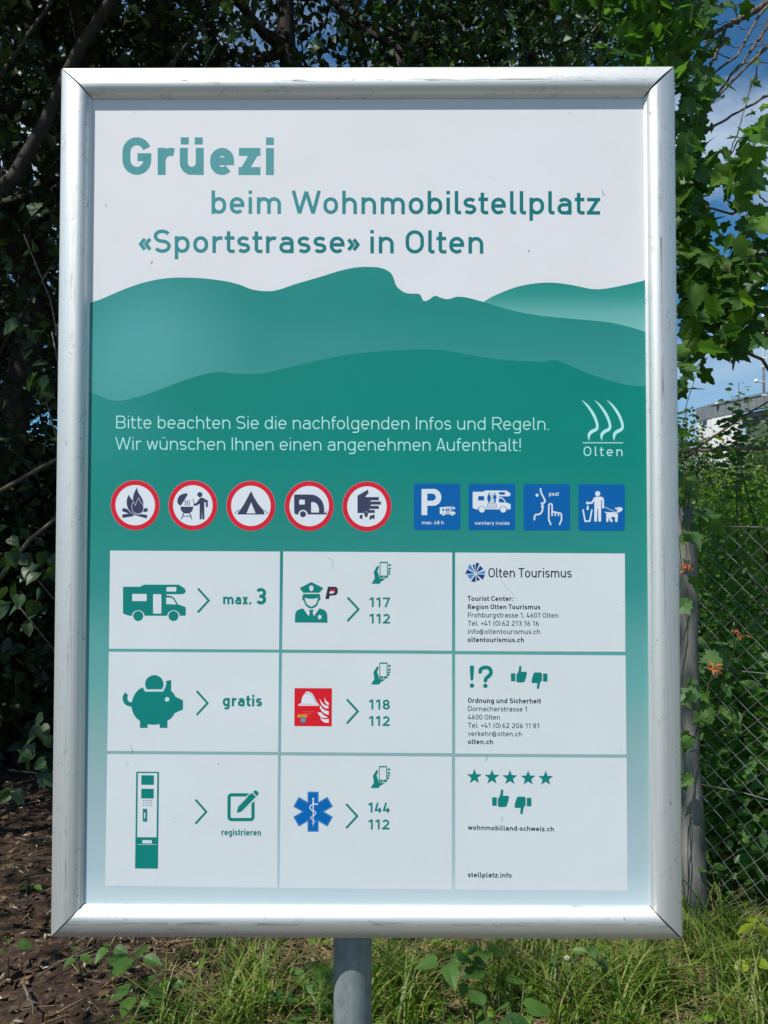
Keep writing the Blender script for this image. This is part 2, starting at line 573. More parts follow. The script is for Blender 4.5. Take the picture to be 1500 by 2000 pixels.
class Print:
    """flat printed shapes given in photo pixels, laid on the poster in layers"""
    def __init__(s, name):
        s.name = name; s.V = []; s.F = []; s.MI = []; s.mats = []

    def mi(s, m):
        if m not in s.mats: s.mats.append(m)
        return s.mats.index(m)

    def pt(s, x, y, lay):
        v = at(x, y, POSTER_Y)
        return (v.x, POSTER_Y - lay * LAYER, v.z)

    def poly(s, pts, m, lay=3, holes=()):
        allp = [list(pts)] + [list(h) for h in holes]
        tri = tessellate_polygon([[Vector((p[0], p[1], 0)) for p in l] for l in allp])
        flat = [p for l in allp for p in l]
        b = len(s.V)
        s.V += [s.pt(x, y, lay) for x, y in flat]
        for a, c, d in tri:
            pa, pb_, pd = flat[a], flat[c], flat[d]
            cr = (pb_[0] - pa[0]) * (pd[1] - pa[1]) - (pb_[1] - pa[1]) * (pd[0] - pa[0])
            if abs(cr) < 1e-9: continue
            s.F.append((b + a, b + c, b + d) if cr < 0 else (b + a, b + d, b + c))
            s.MI.append(s.mi(m))

    def stroke(s, pts, w, m, lay=3, closed=False, taper=None):
        pts = [np.array(p, float) for p in pts]
        q = [pts[0]]
        for p in pts[1:]:
            if np.hypot(*(p - q[-1])) > 1e-4: q.append(p)
        if closed and np.hypot(*(q[0] - q[-1])) < 1e-4: q.pop()
        n = len(q)
        if n < 2: return
        b = len(s.V)
        for i in range(n):
            if closed: p0, p1 = q[i - 1], q[(i + 1) % n]
            else: p0, p1 = q[max(0, i - 1)], q[min(n - 1, i + 1)]
            d0 = q[i] - p0; d1 = p1 - q[i]
            if np.hypot(*d0) < 1e-9: d0 = d1
            if np.hypot(*d1) < 1e-9: d1 = d0
            d0 = d0 / np.hypot(*d0); d1 = d1 / np.hypot(*d1)
            t = d0 + d1
            if np.hypot(*t) < 0.3: t = d1
            t = t / np.hypot(*t)
            nn = np.array([-t[1], t[0]])
            c = max(0.5, float(nn @ np.array([-d1[1], d1[0]])))
            ww = w * (taper(i / (n - 1)) if taper else 1) / 2 / c
            for sg in (1, -1):
                s.V.append(s.pt(*(q[i] + nn * ww * sg), lay + (0 if closed else .1 * i / n)))
        rngn = n if closed else n - 1
        for i in range(rngn):
            a = b + 2 * i; c = b + 2 * ((i + 1) % n)
            s.F.append((a, a + 1, c + 1, c)); s.MI.append(s.mi(m))

    def disc(s, cx, cy, r, m, lay=3, ry=None, n=48):
        s.poly([(cx + r * math.cos(2 * math.pi * k / n), cy + (ry or r) * math.sin(2 * math.pi * k / n)) for k in range(n)], m, lay)

    def ring(s, cx, cy, r0, r1, m, lay=3, ky=1.02, n=64):
        f = lambda r: [(cx + r * math.cos(2 * math.pi * k / n), cy + r * ky * math.sin(2 * math.pi * k / n)) for k in range(n)]
        b = len(s.V); A, B = f(r0), f(r1)
        s.V += [s.pt(x, y, lay) for x, y in A + B]
        for k in range(n):
            k2 = (k + 1) % n
            s.F.append((b + k, b + k2, b + n + k2, b + n + k)); s.MI.append(s.mi(m))

    def rect(s, x0, y0, x1, y1, m, lay=3, r=0):
        if r <= 0: s.poly([(x0, y0), (x1, y0), (x1, y1), (x0, y1)], m, lay); return
        s.poly(rrect(x0, y0, x1, y1, r), m, lay)

    def done(s, label=None):
        ob = mesh_obj(s.name, s.V, s.F, s.mats, poster)
        for p, k in zip(ob.data.polygons, s.MI): p.material_index = k
        if label: ob['label'] = label
        return ob


def rrect(x0, y0, x1, y1, r, n=6):
    o = []
    for cx, cy, a0 in ((x1 - r, y0 + r, -90), (x1 - r, y1 - r, 0), (x0 + r, y1 - r, 90), (x0 + r, y0 + r, 180)):
        for k in range(n + 1):
            a = math.radians(a0 + 90 * k / n)
            o.append((cx + r * math.cos(a), cy + r * math.sin(a)))
    return o


def sm(pts, closed=False, k=6):
    """Catmull-Rom through points"""
    P = [np.array(p, float) for p in pts]
    n = len(P); o = []
    rg = range(n) if closed else range(n - 1)
    for i in rg:
        if closed: p0, p1, p2, p3 = P[i - 1], P[i], P[(i + 1) % n], P[(i + 2) % n]
        else: p0, p1, p2, p3 = P[max(0, i - 1)], P[i], P[i + 1], P[min(n - 1, i + 2)]
        for j in range(k):
            t = j / k
            o.append(tuple(0.5 * (2 * p1 + (p2 - p0) * t + (2 * p0 - 5 * p1 + 4 * p2 - p3) * t * t + (3 * p1 - p0 - 3 * p2 + p3) * t ** 3)))
    if not closed: o.append(tuple(P[-1]))
    return o


def zc(ox, oy, s):
    """points read in an enlargement -> photo pixels"""
    return lambda pts: [(ox + x / s, oy + y / s) for x, y in pts]


# ---- hills
r3 = zc(160, 500, 2.5); r4 = zc(700, 500, 2.5)
XL, XR = 168, 1263
far = r4([(608, 226), (650, 200), (700, 178), (760, 155), (820, 140), (880, 132), (940, 130), (1000, 135), (1060, 145), (1110, 156), (1150, 162), (1200, 160), (1260, 150), (1330, 135), (1412, 116)])
mainL = r3([(32, 232), (60, 222), (100, 208), (200, 165), (300, 130), (400, 110), (490, 105), (600, 110), (700, 123), (770, 140), (830, 163), (900, 172), (960, 165), (1040, 138), (1150, 106), (1250, 75), (1330, 57), (1400, 52)])
mainR = r4([(40, 53), (90, 55), (130, 65), (160, 85), (172, 110), (185, 145), (205, 165), (230, 180), (260, 184), (295, 185), (307, 198), (315, 216), (327, 220), (345, 213), (365, 198), (380, 195), (400, 203), (430, 211), (450, 208), (475, 200), (495, 199), (530, 203), (570, 213), (608, 224), (660, 240), (720, 258), (800, 277), (880, 290), (960, 299), (1050, 307), (1150, 316), (1230, 325), (1310, 343), (1360, 357), (1412, 374)])
front = r3([(32, 662), (60, 674), (100, 690), (150, 705), (200, 705), (260, 692), (340, 667), (420, 637), (500, 607), (580, 582), (650, 568), (700, 569), (760, 575), (830, 577), (900, 570), (1000, 547), (1100, 523), (1200, 500), (1300, 482), (1400, 471)]) + \
    r4([(0, 476), (60, 469), (130, 463), (200, 460), (280, 457), (370, 458), (440, 464), (520, 479), (600, 493), (680, 503), (760, 511), (840, 515), (900, 516), (930, 511), (955, 508), (985, 515), (1040, 538), (1100, 564), (1180, 593), (1260, 617), (1330, 632), (1412, 636)])
M_far = grad_mat('far_hill', [(550, (28, 132, 122)), (580, (52, 143, 135)), (610, (95, 165, 158)), (650, (120, 180, 172))])
M_main = grad_mat('main_hill', [(515, (28, 132, 124)), (600, (28, 129, 121)), (680, (44, 134, 128)), (760, (58, 142, 137))],
                  blobs=[(300, 660, 250, (88, 162, 166), 0.65), (250, 740, 220, (78, 158, 155), 0.6), (640, 690, 230, (55, 138, 136), .4)])
M_front = grad_mat('front_hill', [(700, (2, 125, 113)), (900, (6, 127, 115)), (1020, (32, 130, 120)), (1150, (48, 136, 131)), (1250, (85, 152, 148)), (1340, (98, 158, 155)), (1440, (128, 165, 165)), (1540, (144, 170, 175)), (1700, (166, 186, 193)), (1775, (196, 210, 216))],
                   blobs=[(180, 830, 260, (48, 138, 134), .6)])


def inset_bottom():
    zb = zi0 + 1e-5
    return zb


def hill(name, top, bottom, m, lay):
    p = Print(name)
    p.poly(top + bottom[::-1], m, lay)
    # keep inside the sheet
    for i, v in enumerate(p.V):
        p.V[i] = (min(max(v[0], xi0 + 1e-4), xi1 - 1e-4), v[1], min(max(v[2], zi0 + 1e-4), zi1 - 1e-4))
    return p.done()


farS = sm(far, k=3); mainS = sm(mainL + mainR, k=3); frontS = sm(front, k=3)
hill('printed_hill', farS, [(944, 596), (1100, 660), (1275, 700)], M_far, 1)
hill('printed_hill', mainS, [(150, 860), (700, 860), (1275, 800)], M_main, 2)
hill('printed_hill', frontS, [(140, 1790), (1290, 1790)], M_front, 3)

# ------------------------------------------------------------------ stroke lettering (drawn letter by letter)
def ar(cx, cy, rx, ry, a0, a1, n=None):
    n = n or max(3, int(abs(a1 - a0) / 15))
    return [(cx + rx * math.cos(math.radians(a0 + (a1 - a0) * k / n)), cy + ry * math.sin(math.radians(a0 + (a1 - a0) * k / n))) for k in range(n + 1)]


def glyph(ch, w):
    """centre-line strokes of a character, cap height 1; returns (width, left, right bearing, strokes[(pts, closed)])"""
    h = w / 2; X = 0.72; D = -0.27
    Nw = 0.525 + 0.4 * w
    S = []; st, rd = 0.085, 0.06
    def bowl(W, y0, y1, ky=1.12):
        rx = (W - w) / 2; ry = min(rx * ky, (y1 - y0 - w) / 2)
        return (ar(W / 2, y1 - h - ry, rx, ry, 0, 180) + ar(W / 2, y0 + h + ry, rx, ry, 180, 360), True)
    def seg(*p): return (list(p), False)
    rxn = (Nw - w) / 2; ryn = min(rxn * 1.12, (X - w) / 2)
    up = ch.isupper()
    if ch == 'o': return Nw, rd, rd, [bowl(Nw, 0, X)]
    if ch == 'b': return Nw, st, rd, [seg((h, 0), (h, 1)), bowl(Nw, 0, X)]
    if ch == 'd': return Nw, rd, st, [seg((Nw - h, 0), (Nw - h, 1)), bowl(Nw, 0, X)]
    if ch == 'p': return Nw, st, rd, [seg((h, D), (h, X)), bowl(Nw, 0, X)]
    if ch == 'g': return Nw, rd, st, [([(Nw - h, X)] + [(Nw - h, D + h + .14)] + ar(Nw - h - .14, D + h + .14, .14, .14, 0, -90) + [(h + .05, D + h)], False), bowl(Nw, 0, X)]
    if ch in 'nh':
        return Nw, st, st - .01, [seg((h, 0), (h, X if ch == 'n' else 1)), (ar(Nw / 2, X - h - ryn, rxn, ryn, 172, 0) + [(Nw - h, 0)], False)]
    if ch == 'm':
        W = 0.80 + 1.0 * w; rx = (W - w) / 4
        return W, st, st - .01, [seg((h, 0), (h, X)), (ar(h + rx, X - h - ryn * .9, rx, ryn * .9, 172, 0) + [(h + 2 * rx, 0)], False),
                            (ar(h + 3 * rx, X - h - ryn * .9, rx, ryn * .9, 172, 0) + [(W - h, 0)], False)]
    if ch in 'uü':
        s = [seg((Nw - h, X), (Nw - h, 0)), ([(h, X)] + ar(Nw / 2, h + ryn, rxn, ryn, 180, 352), False)]
        if ch == 'ü':
            s += [seg((Nw * .5 - w * .82, 1 - w * .9), (Nw * .5 - w * .82, 1)), seg((Nw * .5 + w * .82, 1 - w * .9), (Nw * .5 + w * .82, 1))]
        return Nw, st - .01, st, s
    if ch == 'r':
        W = 0.35 + 0.5 * w; rx = (W - h * 1.4) / 1.37
        return W, st, .02, [seg((h, 0), (h, X)), (ar(h + rx, X - h - .24, rx, .24, 172, 68), False)]
    if ch == 'i': return w, st, st, [seg((h, 0), (h, X)), seg((h, 1 - w * .95), (h, 1))]
    if ch == 'l': return w + .1, st, .04, [([(h, 1), (h, h + .09)] + ar(h + .09, h + .09, .09, .09, 180, 270)[1:] + [(w + .1, h)], False)]
    if ch == 't':
        W = 0.33 + .35 * w; xs = .075 + h
        return W, .03, .04, [([(xs, .93), (xs, h + .11)] + ar(xs + .11, h + .11, .11, .11, 180, 270)[1:] + [(W, h)], False), seg((0, X - h), (W - .01, X - h))]
    if ch == 'f':
        W = 0.29 + .35 * w; xs = .075 + h
        return W, .03, .02, [([(xs, 0), (xs, 1 - h - .12)] + ar(xs + .12, 1 - h - .12, .12, .12, 180, 90)[1:] + [(W + .01, 1 - h)], False), seg((0, X - h), (W, X - h))]
    if ch == 'a':
        W = Nw * .97; r = W - h
        rx = (W - w) / 2; ryt = .17
        yb = .43 - h * .1
        rb = (yb - h) / 2
        return W, rd, st, [(ar(W / 2, X - h - ryt, rx, ryt, 148, 0) + [(r, 0)], False),
                           ([(r, yb)] + ar(h + rb, h + rb, rb, rb, 90, 270) + [(r - .1, h), (r, h + .08)], False)]
    if ch == 'c':
        return Nw * .94, rd, .03, [(ar(Nw / 2, X - h - ryn, rxn, ryn, 32, 180) + ar(Nw / 2, h + ryn, rxn, ryn, 180, 328), False)]
    if ch == 'e':
        return Nw, rd, rd, [([(h, .365), (Nw - h, .365)] + ar(Nw / 2, X - h - ryn, rxn, ryn, 0, 180) + ar(Nw / 2, h + ryn, rxn, ryn, 180, 318), False)]
    if ch in 'sS':
        T = X if ch == 's' else 1.0
        W = (0.44 + .5 * w) if ch == 's' else (0.60 + .5 * w)
        q = (T - w) / 4; rx = (W - w) / 2
        return W, .045, .045, [(ar(W / 2, T - h - q, rx, q, 28, 270) + ar(W / 2, h + q, rx, q, 90, -152)[1:], False)]
    if ch in 'vwxyz':
        if ch == 'v': W = .46 + .5 * w; return W, .02, .02, [seg((h, X), (W / 2, h * .6), (W - h, X))]
        if ch == 'w':
            W = .76 + .7 * w
            return W, .02, .02, [seg((h, X), (W * .28, h * .5)), seg((W * .28, h * .5), (W / 2, X - h * .4)), seg((W / 2, X - h * .4), (W * .72, h * .5)), seg((W * .72, h * .5), (W - h, X))]
        if ch == 'x': W = .44 + .6 * w; return W, .02, .02, [seg((h * 1.1, 0), (W - h * 1.1, X)), seg((h * 1.1, X), (W - h * 1.1, 0))]
        if ch == 'y': W = .46 + .5 * w; return W, .02, .02, [seg((h, X), (W / 2, .1)), seg((W - h, X), (W * .5, .08), (W * .34, D + h), (W * .16, D + h))]
        W = .44 + .5 * w
        return W, .045, .045, [seg((.01, X - h), (W, X - h)), seg((0, h), (W, h)), seg((W - h * 1.25, X - h), (h * 1.25, h))]
    if ch == 'k':
        W = .44 + .5 * w
        return W, st, .02, [seg((h, 0), (h, 1)), seg((W - h * 1.1, X), (h, .24)), seg((W * .42, .36), (W - h * .9, 0))]
    # ---- capitals
    Cw = 0.68 + 0.25 * w
    rxc = (Cw - w) / 2; ryc = rxc * 1.12
    if ch == 'O': return Cw, rd, rd, [bowl(Cw, 0, 1)]
    if ch == 'A':
        W = .60 + .6 * w
        return W, .02, .02, [seg((h * 1.05, 0), (W / 2 - h * .15, 1)), seg((W - h * 1.05, 0), (W / 2 + h * .15, 1)), seg((W * .22, .24), (W * .78, .24))]
    if ch == 'B':
        W = Cw * .96; r1 = (1 - w) / 4
        return W, st, rd, [([(h, h), (h, 1 - h), (W - h - r1 - .02, 1 - h)] + ar(W - h - r1 - .02, 1 - h - r1, r1, r1, 90, -90) + [(h, .5)], False),
                           ([(h, .5), (W - h - r1, .5)] + ar(W - h - r1, h + r1, r1, r1, 90, -90) + [(0, h)], False)]
    if ch == 'C': return Cw * .96, rd, .03, [(ar(Cw / 2, 1 - h - ryc, rxc, ryc, 20, 180) + ar(Cw / 2, h + ryc, rxc, ryc, 180, 340), False)]
    if ch == 'G': return Cw, rd, rd, [(ar(Cw / 2, 1 - h - ryc, rxc, ryc, 20, 180) + ar(Cw / 2, h + ryc, rxc, ryc, 180, 360) + [(Cw - h, .47), (Cw * .52, .47)], False)]
    if ch == 'D':
        r1 = .26
        return Cw, st, rd, [([(h, h), (h, 1 - h), (Cw - h - r1, 1 - h)] + ar(Cw - h - r1, 1 - h - r1, r1, r1, 90, 0) + ar(Cw - h - r1, h + r1, r1, r1, 0, -90) + [(h, h)], True)]
    if ch == 'F': return Cw * .82, st, .02, [seg((h, 0), (h, 1)), seg((h, 1 - h), (Cw * .84, 1 - h)), seg((h, .49), (Cw * .78, .49))]
    if ch == 'I': return w, st, st, [seg((h, 0), (h, 1))]
    if ch in 'PR':
        r1 = (1 - w) / 4 + .03; W = Cw * .96
        s = [seg((h, 0), (h, 1)), ([(h, 1 - h), (W - h - r1, 1 - h)] + ar(W - h - r1, 1 - h - r1, r1, r1, 90, -90) + [(h, 1 - h - 2 * r1)], False)]
        if ch == 'R': s.append(seg((W * .5, 1 - h - 2 * r1), (W - h * .9, 0)))
        return W, st, .03, s
    if ch == 'T': return Cw * .9, .02, .02, [seg((0, 1 - h), (Cw * .9, 1 - h)), seg((Cw * .45, 0), (Cw * .45, 1 - h))]
    if ch == 'W':
        W = 1.03 + .8 * w
        return W, .02, .02, [seg((h, 1), (W * .27, h * .3)), seg((W * .27, h * .3), (W / 2, .96)), seg((W / 2, .96), (W * .73, h * .3)), seg((W * .73, h * .3), (W - h, 1))]
    # ---- figures
    Dw = 0.50 + 0.6 * w; rxd = (Dw - w) / 2; ryd = rxd * 1.1; fb = .07
    if ch == '0': return Dw, fb, fb, [bowl(Dw, 0, 1)]
    if ch == '1': return .22 + .75 * w, fb + .03, fb + .04, [seg((.22 + .25 * w, 0), (.22 + .25 * w, 1)), seg((0, .76), (.22 + .2 * w, .955))]
    if ch == '2': return Dw, fb, fb, [(ar(Dw / 2, 1 - h - ryd, rxd, ryd, 165, -28) + [(h * 1.1, h)], False), seg((0, h), (Dw, h))]
    if ch == '3':
        q = (1 - w) / 4
        return Dw, fb, fb, [(ar(Dw / 2, 1 - h - q, rxd, q, 152, -90) + [(Dw * .36, .5)], False), (ar(Dw / 2, h + q, rxd, q, 90, -152), False)]
    if ch == '4': return Dw * 1.06, fb - .02, fb - .02, [seg((Dw * .52, 1), (h * 1.2, .24), (Dw * 1.06, .24)), seg((Dw * .76, .5), (Dw * .76, 0))]
    if ch == '6':
        r1 = rxd * 1.02
        return Dw, fb, fb, [(ar(Dw / 2, h + r1, rxd, r1, 0, 360)[:-1], True), seg((h + .004, h + r1 + .05), (Dw * .34, .72), (Dw * .66, 1))]
    if ch == '7': return Dw, fb, fb - .03, [seg((0, 1 - h), (Dw, 1 - h)), seg((Dw - h * .9, 1 - h), (Dw * .36, 0))]
    if ch == '8':
        return Dw, fb, fb, [bowl(Dw, 0, .5 + h, 1), (bowl(Dw * .94, .5 - h, 1, 1)[0], True)]
    # ---- signs
    if ch == '.': return w * 1.1, .07, .07, [seg((h, 0), (h, w * 1.05))]
    if ch == ',': return w * 1.1, .07, .07, [seg((h * 1.3, w), (h * .7, -.13))]
    if ch == ':': return w, .09, .09, [seg((h, 0), (h, w)), seg((h, X - w), (h, X))]
    if ch == '!': return w, .1, .1, [seg((h, 0), (h, w)), seg((h, .27), (h, 1))]
    if ch == '-': return .3, .06, .06, [seg((0, .36), (.3, .36))]
    if ch == '+': return .46, .06, .06, [seg((0, .42), (.46, .42)), seg((.23, .19), (.23, .65))]
    if ch == '(': return .22 + h, .13, .05, [(ar(.42, .45, .34, .62, 128, 232), False)]
    if ch == ')': return .22 + h, .05, .13, [(ar(-.2, .45, .34, .62, 52, -52), False)]
    if ch == '«': return .42, .04, .06, [seg((.20, .60), (.04, .37), (.20, .14)), seg((.40, .60), (.24, .37), (.40, .14))]
    if ch == '»': return .42, .06, .04, [seg((.02, .60), (.18, .37), (.02, .14)), seg((.22, .60), (.38, .37), (.22, .14))]
    if ch == '@':
        return .86, .06, .06, [(ar(.43, .38, .38, .46, -50, -330, 30), False), (ar(.42, .38, .15, .19, 0, 360, 14)[:-1], True), ([(.58, .55), (.58, .28)] + ar(.66, .28, .08, .1, 180, 340), False)]
    return .22, 0, 0, []


def text(P, s, x0, x1, y0, y1, cap, w, m, lay=5, track=0.0):
    """set a line between photo columns x0..x1 on the baseline y0..y1"""
    pen = 0; items = []
    for k, ch in enumerate(s):
        if ch == ' ': pen += .30 + track; continue
        W, lb, rb, st = glyph(ch, w)
        if items: pen += lb
        items.append((pen, st)); end = pen + W
        pen += W + rb + track
    sx = (x1 - x0) / end
    for ox, st in items:
        for k, (pts, closed) in enumerate(st):
            q = []
            for x, y in pts:
                X_ = x0 + (ox + x) * sx
                q.append((X_, y0 + (y1 - y0) * (X_ - x0) / (x1 - x0) - y * cap))
            P.stroke(q, w * cap, m, lay + .12 * k, closed)


def line(*a, name='lettering', **k):
    p = Print(name); text(p, *a, **k); return p.done()


def head_mat(name, c0, c1, p0, p1):
    """heading ink running from c0 at photo point p0 to c1 at p1"""
    m, t, out = new_mat('print_' + name)
    tcn = N(t, 'ShaderNodeTexCoord')
    A, B = at(*p0, POSTER_Y), at(*p1, POSTER_Y)
    A = A - board_local; B = B - board_local
    d = (B - A); L = d.length; d.normalize()
    s_ = N(t, 'ShaderNodeVectorMath', operation='SUBTRACT'); s_.inputs[1].default_value = A
    t.links.new(tcn.outputs['Object'], s_.inputs[0])
    dt = N(t, 'ShaderNodeVectorMath', operation='DOT_PRODUCT'); dt.inputs[1].default_value = d
    t.links.new(s_.outputs[0], dt.inputs[0])
    r = N(t, 'ShaderNodeMapRange', i_From_Min=0, i_From_Max=L)
    t.links.new(dt.outputs['Value'], r.inputs[0])
    print_finish(t, out, colour_socket=ramp(t, r.outputs[0], [(0, pc(*c0)), (1, pc(*c1))]))
    return m


HG1 = head_mat('heading_one', (72, 143, 146), (84, 149, 152), (300, 265), (520, 345))
HG2 = head_mat('heading_two', (62, 138, 144), (14, 112, 115), (560, 430), (850, 380))
HG3 = head_mat('heading_three', (54, 137, 141), (16, 115, 118), (280, 480), (620, 480))
line('Grüezi', 238.6, 535.5, 341.5, 342.0, 73.5, .212, HG1, lay=1)
line('beim Wohnmobilstellplatz', 412.7, 1172.2, 417.7, 419.3, 45.7, .152, HG2, lay=1)
line('«Sportstrasse» in Olten', 272.7, 944.5, 493.8, 495.6, 45.7, .152, HG3, lay=1)
line('Bitte beachten Sie die nachfolgenden Infos und Regeln.', 227, 1072, 836.8, 840, 25, .088, PALE)
line('Wir wünschen Ihnen einen angenehmen Aufenthalt!', 225.2, 1017, 878.4, 881.2, 24.8, .088, PALE)

# town emblem
p = Print('town_emblem')
for k, dx in enumerate((0, 62, 123)):
    o1 = [(1088, 702), (1118, 724), (1148, 762), (1166, 800), (1173, 832), (1166, 852), (1142, 866), (1131, 880), (1126, 904)]
    o2 = [(1119, 884), (1121, 866), (1136, 850), (1155, 841), (1160, 828), (1150, 795), (1130, 757), (1107, 724)]
    p.poly([(700 + (x + dx) / 2.5, 500 + y / 2.5) for x, y in sm(o1, k=4) + sm(o2, k=4)], PALE, 5)
p.rect(1138, 864, 1217, 865.8, PALE, 5)
text(p, 'Olten', 1139.6, 1216, 890.6, 890.9, 18.6, .12, PALE, track=.16)
p.done('pale wavy town emblem with three flame strokes')

# ------------------------------------------------------------------ prohibition signs
def pro(cx, cy, kx=1.0):
    p = Print('prohibition_sign')
    p.disc(cx, cy, 47.9, pmat('thin_pale', (200, 170, 175)), 5, ry=48.9, n=72)
    p.ring(cx, cy, 38.6, 47.5, RED, 6.5)
    p.disc(cx, cy, 38.7, ICONW, 6, ry=39.4, n=64)
    return p


z5 = zc(200, 920, 5.0); z6 = zc(490, 920, 5.0)
# camp fire
p = pro(264.2, 986.6)
flame_big = sm([(338, 162), (352, 210), (385, 262), (401, 310), (398, 350), (380, 395), (345, 412), (318, 415), (292, 408), (262, 385), (243, 345), (238, 300), (244, 262), (259, 229)], k=3)
p.poly(z5(flame_big + [(270, 255), (300, 290), (300, 262), (304, 232), (320, 195)]), NAVY, 7.5)
inner = sm([(355, 260), (372, 300), (396, 330), (402, 365), (392, 398), (366, 415), (335, 417), (308, 402), (291, 372), (289, 335), (303, 298)], k=3) + [(322, 338), (335, 298)]
p.poly(z5(inner), NAVY, 8.1)
p.stroke(z5(inner), .75, ICONW, 8.5, closed=True)
p.stroke(z5([(195, 442), (300, 424)]), 6.8, NAVY, 7)
p.stroke(z5([(400, 386), (443, 376)]), 6.8, NAVY, 7)
p.poly(z5([(200, 360), (240, 369), (275, 402), (440, 430), (434, 463), (350, 440), (300, 428), (192, 392)]), NAVY, 7.2)
p.stroke(z5([(262, 390), (290, 412), (340, 428), (380, 420), (400, 408)]), .7, ICONW, 8.8)
p.done('round red ringed sign with a camp fire')
# barbecue
p = pro(376.8, 987)
lid = sm([(825, 218), (790, 222), (755, 240), (735, 275), (736, 315), (765, 340)], k=4)
p.poly(z5(lid + [(832, 235), (830, 219)]), NAVY, 7)
bowl_ = [(762, 348), (888, 348)] + sm([(888, 348), (880, 385), (850, 410), (824, 414), (797, 410), (770, 385), (762, 348)], k=3)[1:-1]
p.poly(z5(bowl_), NAVY, 7)
p.stroke(z5([(795, 410), (773, 470)]), 1.8, NAVY, 7.2); p.stroke(z5([(853, 410), (873, 470)]), 1.8, NAVY, 7.3)
p.stroke(z5([(786, 440), (862, 440)]), 1.4, NAVY, 7.4)
for dx in (0, 19, 38):
    p.stroke(z5(sm([(813 + dx, 285), (806 + dx, 300), (814 + dx, 315), (806 + dx, 337)], k=4)), 1.3, NAVY, 7)
p.disc(200 + 952 / 5, 920 + 230 / 5, 5, NAVY, 7)
p.poly(z5([(955, 262), (975, 258), (1030, 288), (1030, 352), (1012, 352), (1010, 308), (995, 300), (997, 472), (976, 472), (973, 380), (970, 472), (950, 472), (950, 318), (925, 336), (893, 340), (890, 322), (918, 312)]), NAVY, 7)
p.stroke(z5([(898, 325), (884, 268)]), 1.2, NAVY, 7.5)
p.done('round red ringed sign with a man at a barbecue')
# tent
p = pro(490.1, 988)
T6 = lambda pts: [(490 + x / 5, 920 + y / 5) for x, y in pts]
L = lambda x: x - 1450   # zoom 5 origin 200 -> origin 490
p.poly([(200 + 1453 / 5, 920 + 194 / 5)] + T6([(25, 245), (70, 320), (118, 376), (134, 418), (134, 424)]) + z5([(1320, 424), (1322, 412), (1345, 380), (1380, 330), (1420, 255)]), NAVY, 7)
p.poly(z5([(1453, 305), (1408, 413)]) + T6([(46, 413)]), ICONW, 7.6)
p.stroke(T6([(118, 378), (160, 405), (158, 425)]), 1.1, NAVY, 7.3)
p.stroke(z5([(1340, 378), (1296, 405), (1298, 422)]), 1.1, NAVY, 7.3)
p.done('round red ringed sign with a tent')
# caravan
p = pro(603.9, 988.4)
body = [(422, 240)] + sm([(422, 240), (430, 230), (445, 229)], k=3)[1:] + [(580, 229)] + sm([(580, 229), (635, 240), (690, 285), (714, 350), (715, 408)], k=4)[1:] + [(732, 408), (732, 393), (740, 393), (740, 424), (555, 424)] + ar(509, 424, 46, 46, 0, -180, 14) + [(440, 424), (424, 410)]
p.poly(z6(body), NAVY, 7)
p.rect(490 + 472 / 5, 920 + 280 / 5, 490 + 527 / 5, 920 + 327 / 5, ICONW, 7.6, r=1)
p.poly(z6([(589, 305), (610, 303), (635, 312), (655, 335), (665, 370), (665, 405), (589, 405)]), ICONW, 7.6)
p.disc(490 + 509 / 5, 920 + 421 / 5, 5.8, NAVY, 7.8)
p.done('round red ringed sign with a caravan')
# hand dropping litter
p = pro(716.7, 989.2)
p.poly(z6([(1041, 240), (1144, 181), (1149, 212), (1116, 254), (1250, 254), (1250, 286), (1170, 286), (1170, 297), (1270, 297), (1270, 328), (1170, 328), (1170, 340), (1250, 340), (1250, 370), (1157, 370), (1157, 380), (1210, 380), (1210, 409), (1041, 410)]), NAVY, 7)
p.poly(z6([(1128, 395), (1146, 411), (1138, 448), (1114, 448), (1105, 411)]), NAVY, 7.3)
p.stroke(z6([(1118, 402), (1128, 396), (1138, 404)]), .7, ICONW, 7.6)
p.poly(z6([(1070, 427), (1090, 427), (1091, 445), (1086, 473), (1061, 460), (1062, 440)]), NAVY, 7)
p.poly(z6([(1162, 438), (1208, 422), (1208, 472), (1186, 462), (1156, 481)]), NAVY, 7)
p.done('round red ringed sign with a hand dropping litter')

# ------------------------------------------------------------------ blue signs
z7 = zc(790, 920, 6.818); z8 = zc(1010, 920, 6.818)


def camper(p, z, m, cut, x0, y0, s, door=False, lay=7):
    """motorhome pictogram; own grid 510 x 300 with the origin at its top left"""
    Z = lambda pts: [(x0 + x * s, y0 + y * s) for x, y in pts]
    body = [(0, 22), (6, 17), (138, 17), (172, 0), (455, 0), (500, 30), (511, 48), (505, 68), (485, 78), (352, 78), (352, 86), (398, 94), (420, 112), (448, 160), (508, 182), (511, 195), (511, 245), (505, 253), (462, 253)]
    body += ar(411, 258, 52, 50, -5, -175, 10) + [(175, 253)] + ar(124, 258, 52, 50, -5, -175, 10) + [(50, 253), (0, 236)]
    p.poly(Z(body), m, lay)
    for cx in (124, 411):
        p.disc(x0 + cx * s, y0 + 255 * s, 41 * s, m, lay + .3, n=28)
    p.poly(Z([(352, 104), (395, 108), (408, 118), (436, 162), (352, 158)]), cut, lay + .5)
    p.poly(Z(rrect(354, 20, 434, 56, 6, 3)), cut, lay + .5)
    if door:
        p.poly(Z(rrect(75, 76, 193, 134, 6, 3)), cut, lay + .5)
        p.poly(Z(rrect(245, 78, 312, 236, 6, 3)), cut, lay + .5)
    else:
        p.poly(Z(rrect(74, 74, 155, 134, 8, 3)), cut, lay + .5)


